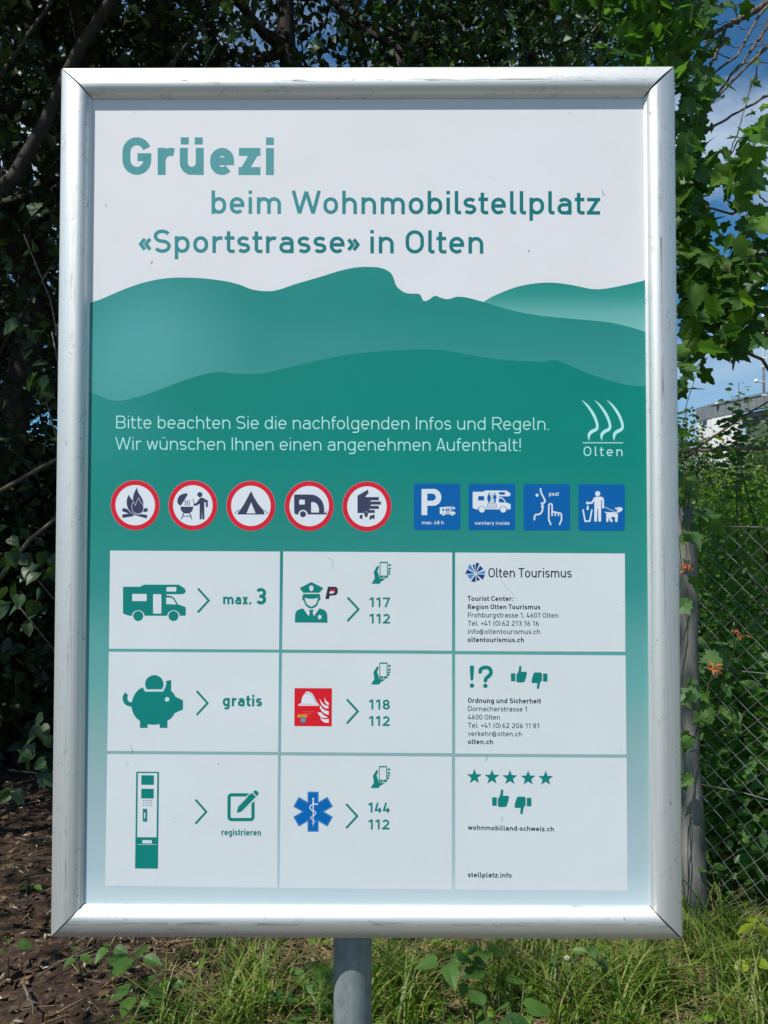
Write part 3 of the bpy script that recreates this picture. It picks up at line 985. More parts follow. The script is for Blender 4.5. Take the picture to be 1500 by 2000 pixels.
def wc_pair(p, x0, y0, s, m, lay=8):
    Z = lambda pts: [(x0 + x * s, y0 + y * s) for x, y in pts]
    for cx, skirt in ((220, True), (297, False)):
        p.disc(x0 + cx * s, y0 + 42 * s, 11 * s, m, lay, n=14)
        if skirt:
            p.poly(Z([(205, 57), (235, 57), (248, 108), (240, 112), (232, 80), (244, 138), (232, 138), (231, 168), (209, 168), (208, 138), (196, 138), (208, 80), (200, 112), (192, 108)]), m, lay)
        else:
            p.poly(Z([(275, 60), (319, 60), (321, 108), (311, 108), (310, 168), (299, 168), (297, 120), (295, 168), (284, 168), (283, 108), (273, 108)]), m, lay)
    p.stroke(Z([(258, 32), (258, 180)]), 3 * s + .3, m, lay + .2)
    p.stroke(Z([(198, 180), (318, 180), (318, 232), (198, 232)]), 4 * s + .15, m, lay + .3, closed=True)
    p.stroke(Z([(210, 210), (222, 204), (234, 210), (246, 204), (258, 210), (270, 204), (282, 210), (294, 204), (306, 210)]), 4 * s + .2, m, lay + .4)


def blue(x0, y0, x1, y1):
    p = Print('blue_sign'); p.rect(x0, y0, x1, y1, BLUE, 5, r=4.6); return p


p = blue(808.2, 944.6, 898.8, 1034.9)
P_ = [(228, 240), (385, 238)] + ar(385, 350, 106, 112, -90, 90, 16)[1:] + [(303, 462), (303, 587), (226, 587)]
hole = [(303, 300), (365, 300)] + ar(365, 348, 52, 48, -90, 90, 10)[1:] + [(303, 396)]
p.poly(z7(P_), ICONW, 7, holes=[z7(hole)])
camper(p, None, ICONW, BLUE, 790 + 470 / 6.818, 920 + 475 / 6.818, 206 / 511 / 6.818)
wc_pair(p, 790 + 470 / 6.818, 920 + 475 / 6.818, 206 / 511 / 6.818, BLUE)
text(p, 'max. 48 h', 824, 866.6, 1024, 1024.1, 6.9, .165, ICONW, 7)
p.done('blue sign with a white P and small camper, max. 48 h')
p = blue(915.1, 944.9, 1006, 1035.6)
camper(p, None, ICONW, BLUE, 790 + 908 / 6.818, 920 + 260 / 6.818, 505 / 511 / 6.818 * 1.0, lay=7)
wc_pair(p, 790 + 908 / 6.818, 920 + 260 / 6.818, 1 / 6.9, BLUE)
text(p, 'sanitary inside', 927.3, 995.3, 1024.6, 1025, 6.6, .165, ICONW, 7)
p.done('blue sign with a white camper, sanitary inside')
p = blue(1022.5, 945.4, 1113.4, 1035.9)
p.stroke(z8(sm([(312, 228), (312, 262), (325, 300), (352, 352), (372, 398)], k=4) + [(365, 418), (325, 432), (338, 450), (344, 464), (328, 476), (343, 490), (336, 520), (328, 548), (300, 574), (245, 582), (232, 600), (229, 655)]), 3.1, ICONW, 7)
p.disc(1010 + 265 / 6.818, 920 + 322 / 6.818, 3, ICONW, 7)
p.stroke(z8([(450, 718), (420, 648), (421, 460)] + ar(443, 460, 22, 24, 180, 360, 8) + [(465, 600)]), 3.0, ICONW, 7)
p.stroke(z8([(468, 545), (500, 545), (508, 556), (508, 600)]), 2.6, ICONW, 7.2)
p.stroke(z8([(508, 552), (540, 552), (550, 562), (550, 600)]), 2.6, ICONW, 7.4)
p.stroke(z8([(550, 560), (575, 562), (588, 575), (590, 650), (562, 718)]), 2.9, ICONW, 7.6)
text(p, 'psst', 1072.3, 1091.5, 968.4, 968.6, 8, .165, ICONW, 7)
p.done('blue sign with a face, a raised finger and psst')
p = blue(1129.5, 946.1, 1220.2, 1036.6)
p.disc(1010 + 1072 / 6.818, 920 + 301 / 6.818, 5, ICONW, 7)
p.poly(z8([(1045, 342), (1120, 342), (1148, 358), (1156, 385), (1156, 490), (1143, 502), (1130, 490), (1130, 392), (1118, 392), (1117, 665), (1098, 678), (1080, 665), (1076, 502), (1066, 502), (1062, 665), (1044, 678), (1027, 665), (1028, 398), (1000, 436), (925, 440), (915, 425), (930, 402), (950, 414), (988, 412), (1022, 358)]), ICONW, 7)
p.poly(z8(sm([(938, 440), (948, 475), (955, 505), (938, 520), (922, 505), (930, 475)], closed=True, k=3)), ICONW, 7.4)
p.stroke(z8([(875, 510), (905, 668), (966, 668), (996, 512)]), 2.9, ICONW, 7)
p.stroke(z8([(1158, 476), (1300, 540)]), 1.0, ICONW, 7.6)
p.poly(z8([(1163, 540), (1190, 548), (1318, 548), (1340, 575), (1340, 610), (1334, 675), (1318, 682), (1304, 670), (1302, 612), (1245, 612), (1272, 665), (1262, 680), (1243, 675), (1214, 622), (1214, 672), (1200, 682), (1186, 672), (1186, 565), (1168, 552)]), ICONW, 7.8)
p.poly(z8([(1297, 492), (1330, 486), (1362, 480), (1400, 490), (1403, 522), (1345, 557), (1322, 545), (1338, 520), (1312, 512)]), ICONW, 8.1)
p.stroke(z8([(1332, 492), (1336, 516)]), .8, BLUE, 8.6)
p.done('blue sign with a person, a bin and a dog on a lead')

# ------------------------------------------------------------------ white panels with pictograms
zA = zc(200, 1065, 4.1667); zB = zc(540, 1065, 4.1667); zC = zc(880, 1065, 4.1667)
zD = zc(200, 1270, 4.1667); zE = zc(540, 1270, 4.1667); zF = zc(880, 1270, 4.1667)
zG = zc(200, 1470, 4.1667); zH = zc(540, 1470, 4.1667); zI = zc(880, 1470, 4.1667)
quads = [zA([(63, 43), (1446, 51), (1438, 849), (54, 841)]), zB([(55, 50), (1430, 59), (1428, 858), (46, 849)]), zC([(37, 59), (1418, 67), (1422, 866), (38, 860)]),
         zD([(53, 12), (1438, 20), (1430, 828), (40, 818)]), zE([(45, 21), (1429, 31), (1429, 838), (38, 829)]), zF([(37, 33), (1424, 42), (1430, 849), (38, 840)]),
         zG([(40, 11), (1430, 20), (1422, 1100), (22, 1084)]), zH([(36, 22), (1427, 32), (1427, 1115), (26, 1101)]), zI([(37, 34), (1432, 42), (1438, 1122), (38, 1115)])]
for q in quads:
    p = Print('info_panel'); p.poly(q, PANELW, 4); p.done()


def pic(label, fn, name='pictogram'):
    p = Print(name); fn(p); return p.done(label)


def chev(z, pts):
    p = Print('arrow_mark'); p.stroke(z(pts), 4.3, TEAL, 5); p.done()


chev(zA, [(778, 352), (866, 449), (776, 547)]); chev(zB, [(579, 425), (667, 521), (577, 618)])
chev(zD, [(768, 332), (856, 430), (767, 527)]); chev(zE, [(573, 399), (662, 497), (572, 596)])
chev(zG, [(758, 382), (846, 481), (757, 579)]); chev(zH, [(567, 417), (657, 516), (567, 614)])

pic('green camper van pictogram', lambda p: camper(p, None, TEAL, PANELW, 200 + 168 / 4.1667, 1065 + 320 / 4.1667, 1 / 4.1667, door=True, lay=5))


def pig(p):
    # round body with the coin slot cut out at the top
    b = [(330, 300)] + sm([(330, 300), (290, 325), (255, 370), (236, 420), (228, 440)], k=3)[1:]
    tail = sm([(238, 422), (220, 420), (205, 400), (205, 380), (212, 368)], k=3) + [(186, 341)] + sm([(186, 341), (166, 375), (168, 410), (190, 445), (236, 460)], k=3)[1:]
    body = [(330, 300)] + sm([(330, 300), (290, 325), (258, 368), (238, 422)], k=3)[1:] + tail + sm([(236, 462), (250, 510), (275, 550), (306, 575)], k=3)[1:] + \
        [(306, 632), (368, 632), (368, 602), (420, 607), (467, 602), (467, 632), (530, 632), (530, 574)] + sm([(530, 574), (565, 548), (592, 510)], k=3)[1:] + \
        [(657, 482), (657, 407), (595, 378)] + sm([(595, 378), (582, 352), (560, 330)], k=3)[1:] + [(560, 241), (517, 251), (517, 290), (497, 337), (347, 337)]
    p.poly(zD(body), TEAL, 5)
    coin = ar(423, 275, 75, 73, 145, -35 - 0, 2)
    coin = [(423 + 75 * math.cos(math.radians(a)), 275 + 73 * math.sin(math.radians(a))) for a in range(145, 396, 10)]
    p.poly(zD(coin), TEAL, 5.5)
    p.stroke(zD([(334, 300), (350, 327), (492, 327), (508, 300), (518, 262)]), 2.6, FROST, 6)
    p.disc(200 + 527 / 4.1667, 1270 + 399 / 4.1667, 4.5, FROST, 6, n=24)


pic('green piggy bank pictogram with a coin', pig)


def machine(p):
    p.poly(zG([(276, 154), (462, 156), (453, 944), (266, 942)]), TEAL, 5)
    p.poly(zG([(290, 166), (447, 167), (441, 688), (284, 687)]), PANELW, 5.5)
    p.poly(zG([(318, 183), (421, 184), (420, 262), (317, 261)]), TEAL, 6)
    p.poly(zG([(317, 293), (419, 294), (418, 373), (316, 372)]), TEAL, 6)
    for i in range(5):
        for j in range(3):
            p.disc(200 + (333 + 17 * i) / 4.1667, 1470 + (389 + 19 * j) / 4.1667, 1.05, TEXTG, 6, n=10)
    p.poly(zG([(329, 456), (366, 457), (366, 562), (329, 561)]), TEAL, 6)
    p.poly(zG([(341, 487), (350, 488), (349, 535), (341, 534)]), PANELW, 6.5)
    p.poly(zG([(326, 711), (403, 712), (403, 738), (326, 737)]), PANELW, 6)
    p.stroke(zG([(284, 746), (441, 747)]), .9, FROST, 6)


pic('green ticket machine pictogram', machine)


def pen(p):
    p.stroke(zG([(1196, 343), (1050, 343)] + ar(1050, 365, 19, 22, -90, -180, 4) + ar(1050, 522, 19, 22, 180, 90, 4) + ar(1207, 522, 19, 22, 90, 0, 4) + [(1226, 400)]), 6.4, TEAL, 5)
    p.poly(zG([(1215, 325), (1250, 358), (1130, 480), (1100, 488), (1093, 480), (1106, 440)]), TEAL, 6)
    p.poly(zG(sm([(1228, 318), (1246, 306), (1270, 322), (1268, 340), (1256, 352), (1240, 336)], closed=True, k=3)), TEAL, 6)
    p.stroke(zG([(1200, 330), (1092, 440)]), 1.5, PANELW, 5.6)
    p.stroke(zG([(1256, 365), (1140, 488)]), 1.5, PANELW, 5.7)


pic('green pen and paper pictogram', pen)


def police(p):
    p.poly(zB([(187, 348), (284, 299), (383, 348), (350, 386), (218, 386)]), TEAL, 5)
    p.poly(zB(sm([(284, 326), (300, 338), (298, 362), (284, 374), (270, 362), (268, 338)], closed=True, k=3)), PANELW, 5.6)
    cap_ = [(220, 396), (350, 396), (350, 420)] + sm([(350, 420), (318, 432), (284, 435), (250, 432), (220, 420)], k=3)[1:]
    p.poly(zB(cap_), TEAL, 5)
    face = [(215, 400)] + sm([(215, 400), (209, 440), (224, 455), (240, 492), (284, 515), (328, 492), (344, 455), (358, 440), (353, 400)], k=4)[1:] + [(338, 404), (335, 440), (322, 478), (284, 502), (246, 478), (232, 440), (230, 404)]
    p.poly(zB(face), TEAL, 5.2)
    p.poly(zB([(150, 628), (152, 560)] + sm([(152, 560), (168, 530), (216, 512)], k=3)[1:] + [(262, 578), (272, 545), (264, 530), (272, 524), (296, 524), (303, 530), (294, 545), (304, 578), (350, 512)] + sm([(350, 512), (395, 530), (413, 560)], k=3)[1:] + [(416, 630)]), TEAL, 5)
    p.stroke(zB([(270, 545), (262, 576)]), .5, PANELW, 5.4); p.stroke(zB([(296, 545), (304, 576)]), .5, PANELW, 5.4)
    st = []
    for k in range(12):
        r = 25 if k % 2 == 0 else 12
        a = math.radians(-90 + 30 * k)
        st.append((352 + r * math.cos(a) * .9, 584 + r * math.sin(a)))
    p.poly(zB(st), PANELW, 5.6)


pic('green police officer pictogram', police)


def pmark(p):
    D_ = pmat('dark_mark', (52, 48, 64))
    p.poly(zB([(418, 337), (480, 337), (499, 350), (499, 385), (485, 405), (460, 409), (436, 409), (420, 437), (397, 437)]), D_, 5)
    p.poly(zB([(443, 357), (475, 357), (473, 374), (436, 374)]), RED, 5.6)
    p.poly(zB([(436, 375), (472, 375), (468, 388), (458, 392), (430, 392)]), ICONW, 5.6)
    p.poly(zB([(432, 409), (440, 392), (426, 437), (420, 437)]), D_, 5.7)


pic('dark slanted P mark with a red and white bar', pmark, 'mark')


def phone(z):
    def f(p):
        p.poly(z([(773, 313), (800, 268), (797, 250), (791, 215), (820, 168), (832, 168), (834, 182), (822, 210), (833, 240), (838, 262), (850, 270), (888, 272), (862, 290), (850, 295), (840, 314)]), TEAL, 5)
        p.poly(z(rrect(840, 134, 907, 265, 9, 4)), TEAL, 5.6)
        p.poly(z([(847, 146), (900, 146), (900, 246), (847, 246)]), PANELW, 6)
        p.poly(z([(866, 253), (874, 250), (881, 254), (874, 260)]), PANELW, 6)
        for yy, xx in ((162, 922), (192, 921), (214, 918), (234, 915)):
            p.poly(z(ar(xx, yy, 11, 10 if yy < 200 else 8, 0, 360, 12)[:-1]), TEAL, 5.3)
    return f


shift = lambda z, dx, dy: (lambda pts: z([(x + dx, y + dy) for x, y in pts]))
pic('green hand holding a phone', phone(zB))
pic('green hand holding a phone', phone(shift(zE, -3, -35)))
pic('green hand holding a phone', phone(shift(zH, -7, -26)))


def fire(p):
    R2 = pmat('fire_red', (208, 28, 42))
    p.poly(zE([(147, 308), (452, 309), (450, 619), (145, 617)]), R2, 5)
    helm = sm([(232, 342), (258, 336), (290, 352), (312, 390), (330, 425), (345, 438)], k=3)
    p.poly(zE(helm + [(180, 436), (202, 430)] + sm([(202, 430), (208, 390), (222, 362), (236, 352)], k=3)[1:]), ICONW, 5.6)
    p.poly(zE([(178, 440), (346, 440), (346, 452), (178, 451)]), ICONW, 5.6)
    p.stroke(zE(sm([(240, 352), (268, 352), (292, 372), (308, 405), (326, 430)], k=3)), .6, pmat('dark_mark', (52, 48, 64)), 6)
    for pts in ([(350, 393), (372, 425), (392, 445), (422, 455), (422, 475), (392, 468), (365, 440)],
                [(392, 380), (402, 410), (425, 428), (425, 447), (408, 440), (394, 418)],
                [(355, 447), (378, 478), (402, 490), (425, 497), (425, 525), (398, 518), (370, 498), (354, 470)],
                [(335, 503), (365, 508), (385, 530), (418, 545), (400, 552), (365, 545), (345, 525)],
                [(355, 545), (378, 560), (402, 562), (425, 558), (425, 590), (392, 588), (368, 572)]):
        p.poly(zE(pts), ICONW, 5.6)
    O_ = pmat('orange', (222, 150, 62)); T_ = pmat('badge_teal', (40, 120, 130)); E_ = pmat('thin_red', (225, 110, 90))
    p.poly(zE([(175, 522), (250, 522), (248, 545), (168, 545)]), O_, 5.8)
    p.poly(zE([(200, 546), (243, 546), (236, 590), (193, 588)]), T_, 5.8)
    for k in range(4):
        p.stroke(zE([(215 + 8 * k, 500 + 12 * k), (308 - 14 * k, 498 + 13 * k)]), .55, E_, 5.9)
    p.stroke(zE([(180, 533), (242, 533)]), 1.1, pmat('rust', (150, 80, 50)), 6.2)
    for k in range(3): p.stroke(zE([(210 + 9 * k, 556), (207 + 9 * k, 578)]), .6, ICONW, 6.2)


pic('red square with a white fire helmet and flames', fire)


def star_life(p):
    c = (298, 480)
    def star(rl, hw):
        o = []
        for k in range(6):
            a = math.radians(-90 + 60 * k)
            ux, uy = math.cos(a), math.sin(a); vx, vy = -uy, ux
            inner = hw / math.tan(math.radians(30))
            o += [(c[0] + ux * inner - vx * hw, c[1] + uy * inner - vy * hw), (c[0] + ux * rl - vx * hw, c[1] + uy * rl - vy * hw), (c[0] + ux * rl + vx * hw, c[1] + uy * rl + vy * hw)]
        return [(c[0] + (x - c[0]) * .985, y) for x, y in o]
    p.poly(zH(star(163, 46)), BLUE2, 5)
    p.stroke(zH(star(157, 40)), .55, pmat('star_line', (110, 170, 215)), 5.5, closed=True)
    p.stroke(zH([(299, 392), (299, 560), (297, 600)]), 2.4, ICONW, 6, taper=lambda t: 1 - .75 * t)
    p.disc(540 + 299 / 4.1667, 1470 + 375 / 4.1667, 2.1, ICONW, 6.2, n=18)
    p.disc(540 + 299 / 4.1667, 1470 + 396 / 4.1667, 1.9, ICONW, 6.2, n=18)
    p.stroke(zH(sm([(336, 421), (310, 417), (285, 425), (272, 445), (285, 466), (312, 478), (320, 496), (300, 512), (282, 522), (280, 538), (300, 548), (314, 558), (306, 572), (286, 576)], k=4)), 2.5, ICONW, 6.4, taper=lambda t: 1 - .75 * t)


pic('blue six armed star with a snake and staff', star_life)


def thumb(z, flip=False, x0=0, y0=0, rot=False):
    def f(p):
        T = (lambda pts: z([(x0 + x, y0 + y) for x, y in pts])) if not rot else (lambda pts: z([(x0 + 297 - x, y0 + 190 - y) for x, y in pts]))
        p.poly(T([(3, 62), (34, 62), (36, 66), (36, 124), (32, 128), (3, 128), (0, 124), (0, 66)]), TEAL, 5)
        p.poly(T([(44, 72), (58, 55), (64, 30), (66, 8)] + sm([(66, 8), (76, 0), (86, 8)], k=3)[1:] + [(85, 30), (82, 50), (122, 50), (130, 56), (130, 70), (126, 74), (128, 86), (122, 92), (124, 104), (116, 110), (116, 122), (108, 134), (100, 137), (56, 137), (44, 130)]), TEAL, 5)
    return f


pic('green thumbs up hand', thumb(zF, x0=491, y0=125))
pic('green thumbs down hand', thumb(zF, x0=491, y0=127, rot=True))
zI2 = lambda dx, dy: (lambda pts: zI([(dx + x * 1.06, dy + y * 1.06) for x, y in pts]))
pic('green thumbs up hand', thumb(zI2(338, 297)))
pic('green thumbs down hand', thumb(zI2(343, 301), rot=True))


def exq(p):
    p.poly(zF([(155, 133), (165, 124), (182, 124), (192, 133), (185, 240), (174, 249), (162, 240)]), TEAL, 5)
    p.disc(880 + 174 / 4.1667, 1270 + 287 / 4.1667, 4.4, TEAL, 5, n=24)
    p.stroke(zF(sm([(240, 180), (248, 152), (284, 139), (318, 150), (329, 180), (316, 206), (292, 225), (283, 248)], k=4)), 7.4, TEAL, 5)
    p.disc(880 + 240 / 4.1667, 1270 + 177 / 4.1667, 3.6, TEAL, 5.2, n=18); p.disc(880 + 283 / 4.1667, 1270 + 247 / 4.1667, 3.6, TEAL, 5.2, n=18)
    p.disc(880 + 283 / 4.1667, 1270 + 289 / 4.1667, 4.4, TEAL, 5.3, n=24)


pic('green exclamation and question mark', exq, 'lettering')
for k, (sx_, sy_) in enumerate(((194, 196), (337, 200), (483, 204), (631, 207), (774, 210))):
    def f(p, sx_=sx_, sy_=sy_):
        o = []
        for j in range(10):
            r = 64 if j % 2 == 0 else 27
            a = math.radians(-90 + 36 * j)
            o.append((sx_ + r * math.cos(a), sy_ + r * math.sin(a)))
        p.poly(zI(o), TEAL, 5)
    pic(None, f, 'star')


def wheel(p):
    B1 = pmat('logo_navy', (30, 58, 118)); B2 = pmat('logo_sky', (52, 140, 200))
    for pts, m in (([(205, 141), (234, 147), (203, 225)], B1), ([(240, 165), (267, 192), (208, 226)], B1), ([(279, 204), (279, 233), (210, 231)], B2),
                   ([(279, 240), (263, 281), (210, 236)], B1), ([(242, 283), (212, 289), (208, 240)], B1), ([(204, 300), (165, 293), (203, 240)], B1),
                   ([(158, 280), (134, 240), (198, 234)], B2), ([(118, 233), (135, 196), (196, 229)], B1), ([(140, 186), (157, 149), (198, 222)], B2), ([(178, 162), (196, 152), (201, 221)], B1)):
        p.poly(zC(pts), m, 5)


pic('blue fan shaped wheel logo', wheel, 'mark')

LB, LM = .185, .14
for a in (('max.', 435.9, 491.1, 1180.2, 1180.6, 20.8, .2, TEAL), ('3', 499, 520.2, 1180.7, 1180.7, 32.4, .2, TEAL),
          ('gratis', 435.2, 512, 1379.4, 1379.8, 22.7, .2, TEAL), ('registrieren', 432.8, 509.6, 1631.5, 1632.2, 12.7, .19, TEAL),
          ('117', 721.9, 761.8, 1185.7, 1185.9, 19, .19, TEAL), ('112', 721.9, 761.8, 1217.7, 1217.9, 19, .19, TEAL),
          ('118', 721, 761.8, 1385.7, 1385.9, 19.6, .19, TEAL), ('112', 721, 761.3, 1417.8, 1418, 19.4, .19, TEAL),
          ('144', 720, 761.3, 1587, 1587.2, 19.6, .19, TEAL), ('112', 720, 760.6, 1619.8, 1620, 19.5, .19, TEAL),
          ('Olten Tourismus', 953.9, 1116.4, 1127.8, 1128.2, 18.6, .125, TEXTN),
          ('Tourist Center:', 913.1, 1002.6, 1173.6, 1173.9, 9.7, LB, TEXTN), ('Region Olten Tourismus', 913.6, 1055.4, 1189.9, 1190.2, 9.7, LB, TEXTN),
          ('Frohburgstrasse 1, 4601 Olten', 913.8, 1090.2, 1205.8, 1206.6, 9.7, LM, TEXTG), ('Tel. +41 (0)62 213 16 16', 913.8, 1052.3, 1222, 1222.4, 9.7, LM, TEXTG),
          ('info@oltentourismus.ch', 913.8, 1054.7, 1238, 1238.5, 9.7, LM, TEXTG), ('oltentourismus.ch', 913.1, 1023.3, 1254, 1254.4, 9.7, LB, TEXTN),
          ('Ordnung und Sicherheit', 913.8, 1056.4, 1372.7, 1374, 9.8, LB, TEXTN), ('Dornacherstrasse 1', 913.8, 1028.8, 1388.8, 1389.9, 9.8, LM, TEXTG),
          ('4600 Olten', 913.8, 976.5, 1405.1, 1405.6, 9.8, LM, TEXTG), ('Tel. +41 (0)62 206 11 81', 913.8, 1052.8, 1421.2, 1422.5, 9.8, LM, TEXTG),
          ('verkehr@olten.ch', 913.8, 1019.2, 1437.4, 1438.2, 9.8, LM, TEXTG), ('olten.ch', 913.8, 962.8, 1453.1, 1453.6, 9.8, LB, TEXTN),
          ('wohnmobilland-schweiz.ch', 913.8, 1081.8, 1620.7, 1623.9, 9.7, LB, TEXTN), ('stellplatz.info', 913.6, 999.3, 1713.1, 1714.2, 9.7, LB, TEXTN),
          ('gmuergrafik.ch', 205.3, 251.6, 1744.6, 1745.2, 4.6, .15, GHOST)):
    line(*a)

# small blemishes on the sheet: hairs, specks, scuffs
p = Print('scuff_mark')
DK = pmat('speck', (95, 92, 92)); DL = pmat('faint_scuff', (158, 165, 168))
for pts, w_, m_ in (([(1177, 372), (1177, 378), (1181, 381)], .8, DK), ([(294, 515), (298, 510)], 1.0, DK), ([(1031, 491), (1034, 489)], 1.3, DK),
                    (sm([(641, 1089), (648, 1094), (650, 1103), (649, 1110)], k=3), .5, DL), (sm([(254, 1456), (258, 1463), (259, 1473)], k=3), .6, DK),
                    ([(949, 1475), (951, 1480), (949, 1486)], .7, DK), ([(977, 1133), (1010, 1170)], .35, DL), ([(249, 1488), (250, 1494)], .8, DL),
                    ([(982, 1594), (979, 1603)], .5, DK), ([(827, 1342), (828, 1350)], .4, DL), ([(1212, 1466), (1214, 1462)], .8, DL), ([(340, 1604), (345, 1606)], .5, DL)):
    p.stroke(pts, w_, m_, 9)
for x, y, r in ((207, 401, 1.1), (264, 220, .6), (304, 1722, .7), (230, 1729, .8), (427, 1492, 1), (416, 1183, .7), (1110, 220, .7), (820, 1671, .6), (838, 1670, .6), (958, 345, .7), (1218, 1176, .8), (212, 1470, .7), (860, 1046, .9), (320, 1026, .6)):
    p.disc(x, y, r, DK, 9, n=8)
sc_ = p.done('dark specks and hair thin scuffs'); sc_['kind'] = 'stuff'

# ------------------------------------------------------------------ the ground
def ground_z(x, y):
    x = np.asarray(x, float); y = np.asarray(y, float)
    z = 0.020 * np.sin(x * 2.1 + 1.3 * np.sin(y * 1.1)) + 0.016 * np.sin(y * 3.3 + x * 1.7) + 0.010 * np.sin(x * 6.1 + y * 5.2)
    z = z + 0.05 * np.clip((y - 6) / 3, 0, 1) * np.sin(x * .6)
    far_ = np.clip((np.hypot(x, y) - 10) / 10, 0, 1)
    return z * (1 - far_)


def ground_mat():
    m, t, out = new_mat('forest_floor')
    tcn = N(t, 'ShaderNodeTexCoord')
    n1 = N(t, 'ShaderNodeTexNoise', i_Scale=38.0, i_Detail=8.0, i_Roughness=0.7)
    t.links.new(tcn.outputs['Object'], n1.inputs['Vector'])
    soil = ramp(t, n1.outputs['Fac'], [(0.3, (0.022, 0.015, 0.011)), (0.5, (0.055, 0.036, 0.026)), (0.62, (0.098, 0.066, 0.046)), (0.72, (0.18, 0.13, 0.09))])
    straw = ramp(t, n1.outputs['Fac'], [(0.3, (0.08, 0.06, 0.03)), (0.5, (0.19, 0.145, 0.08)), (0.7, (0.34, 0.27, 0.16))])
    moss = ramp(t, n1.outputs['Fac'], [(0.3, (0.02, 0.04, 0.012)), (0.7, (0.07, 0.10, 0.035))])
    n2 = N(t, 'ShaderNodeTexNoise', i_Scale=2.4, i_Detail=4.0)
    t.links.new(tcn.outputs['Object'], n2.inputs['Vector'])
    sep = N(t, 'ShaderNodeSeparateXYZ'); t.links.new(tcn.outputs['Object'], sep.inputs[0])
    r = N(t, 'ShaderNodeMapRange', i_From_Min=-1.0, i_From_Max=0.9)
    t.links.new(sep.outputs[0], r.inputs[0])
    ad = N(t, 'ShaderNodeMath', operation='ADD'); t.links.new(r.outputs[0], ad.inputs[0]); t.links.new(n2.outputs['Fac'], ad.inputs[1])
    f1 = N(t, 'ShaderNodeMapRange', i_From_Min=0.75, i_From_Max=1.1); t.links.new(ad.outputs[0], f1.inputs[0])
    m1 = N(t, 'ShaderNodeMix', data_type='RGBA'); t.links.new(f1.outputs[0], m1.inputs[0]); t.links.new(soil, m1.inputs[6]); t.links.new(straw, m1.inputs[7])
    n3 = N(t, 'ShaderNodeTexNoise', i_Scale=5.5, i_Detail=5.0)
    t.links.new(tcn.outputs['Object'], n3.inputs['Vector'])
    mu = N(t, 'ShaderNodeMath', operation='MULTIPLY'); t.links.new(f1.outputs[0], mu.inputs[0])
    f2 = N(t, 'ShaderNodeMapRange', i_From_Min=0.45, i_From_Max=0.58); t.links.new(n3.outputs['Fac'], f2.inputs[0]); t.links.new(f2.outputs[0], mu.inputs[1])
    m2 = N(t, 'ShaderNodeMix', data_type='RGBA'); t.links.new(mu.outputs[0], m2.inputs[0]); t.links.new(m1.outputs[2], m2.inputs[6]); t.links.new(moss, m2.inputs[7])
    p = N(t, 'ShaderNodeBsdfPrincipled', i_Roughness=0.95); p.inputs['Specular IOR Level'].default_value = 0.15
    t.links.new(m2.outputs[2], p.inputs['Base Color'])
    b = N(t, 'ShaderNodeBump', i_Strength=0.9, i_Distance=0.02); t.links.new(n1.outputs['Fac'], b.inputs['Height']); t.links.new(b.outputs[0], p.inputs['Normal'])
    t.links.new(p.outputs[0], out.inputs[0])
    return m


gx = np.concatenate([[-600, -200, -80, -40, -20, -12], np.arange(-8, 6.01, .07), [10, 20, 40, 80, 200, 600]])
gy = np.concatenate([[-600, -200, -80, -30, -10, -4], np.arange(0, 11.01, .07), [14, 20, 40, 80, 200, 600]])
GX, GY = np.meshgrid(gx, gy)
GZ = ground_z(GX, GY)
nx, ny = len(gx), len(gy)
idx = np.arange(nx * ny).reshape(ny, nx)
q = np.stack([idx[:-1, :-1], idx[:-1, 1:], idx[1:, 1:], idx[1:, :-1]], -1).reshape(-1, 4)
np_mesh('ground', np.stack([GX.ravel(), GY.ravel(), GZ.ravel()], 1), q.ravel(), np.full(len(q), 4), ground_mat(), smooth=True, kind='structure')

M_gravel = noise_mat('gravel', [(0.3, (0.085, 0.085, 0.075)), (0.5, (0.13, 0.13, 0.115)), (0.7, (0.20, 0.20, 0.18))], 60, rough=.95, bump=.8)
pv = []
for k in range(41):
    xx = -20 + k
    pv += [(xx, -14 + .3 * math.sin(k * 1.3), .03), (xx, .35 + .12 * math.sin(k * .9) + .06 * math.sin(k * 2.9), .055)]
mesh_obj('gravel_path', pv, [(2 * k, 2 * k + 2, 2 * k + 3, 2 * k + 1) for k in range(40)], M_gravel, kind='structure')

# ------------------------------------------------------------------ leaves
def mirror_outline(half):
    return [(x, y) for x, y in half] + [(-x, y) for x, y in half[::-1] if abs(x) > 1e-6]


def fan(outline, centre, fold=0.12, droop=0.1):
    V = [(centre[0], centre[1], -droop * centre[1] ** 2)] + [(x, y, fold * abs(x) - droop * y * y) for x, y in outline]
    F = [(0, i + 1, (i + 1) % len(outline) + 1) for i in range(len(outline))]
    return np.array(V, float), np.array(F)


MAPLE = fan(mirror_outline([(0, 0), (.10, -.05), (.26, -.10), (.30, .02), (.46, .06), (.38, .20), (.44, .30), (.60, .52), (.44, .50), (.38, .58), (.24, .55), (.27, .72), (.18, .74), (.14, .86), (0, 1.06)]), (0, .32), .16, .14)
MAPLE2 = fan([(0, 0), (.18, -.08), (.40, .02), (.34, .2), (.58, .46), (.50, .56), (.36, .52), (.22, .60), (.20, .80), (.05, 1.0), (-.08, .98), (-.2, .8), (-.24, .60), (-.42, .60), (-.56, .40), (-.38, .24), (-.46, .10), (-.2, -.06)], (0, .32), .1, .22)
OVATE = fan(mirror_outline([(0, 0), (.20, .14), (.29, .36), (.25, .6), (.12, .84), (0, 1.0)]), (0, .45), .18, .18)
HEART = fan(mirror_outline([(0, .06), (.16, -.04), (.34, .10), (.38, .34), (.28, .62), (.12, .86), (0, 1.0)]), (0, .42), .14, .25)
NARROW = fan(mirror_outline([(0, 0), (.11, .2), (.15, .45), (.09, .8), (0, 1.0)]), (0, .45), .2, .2)
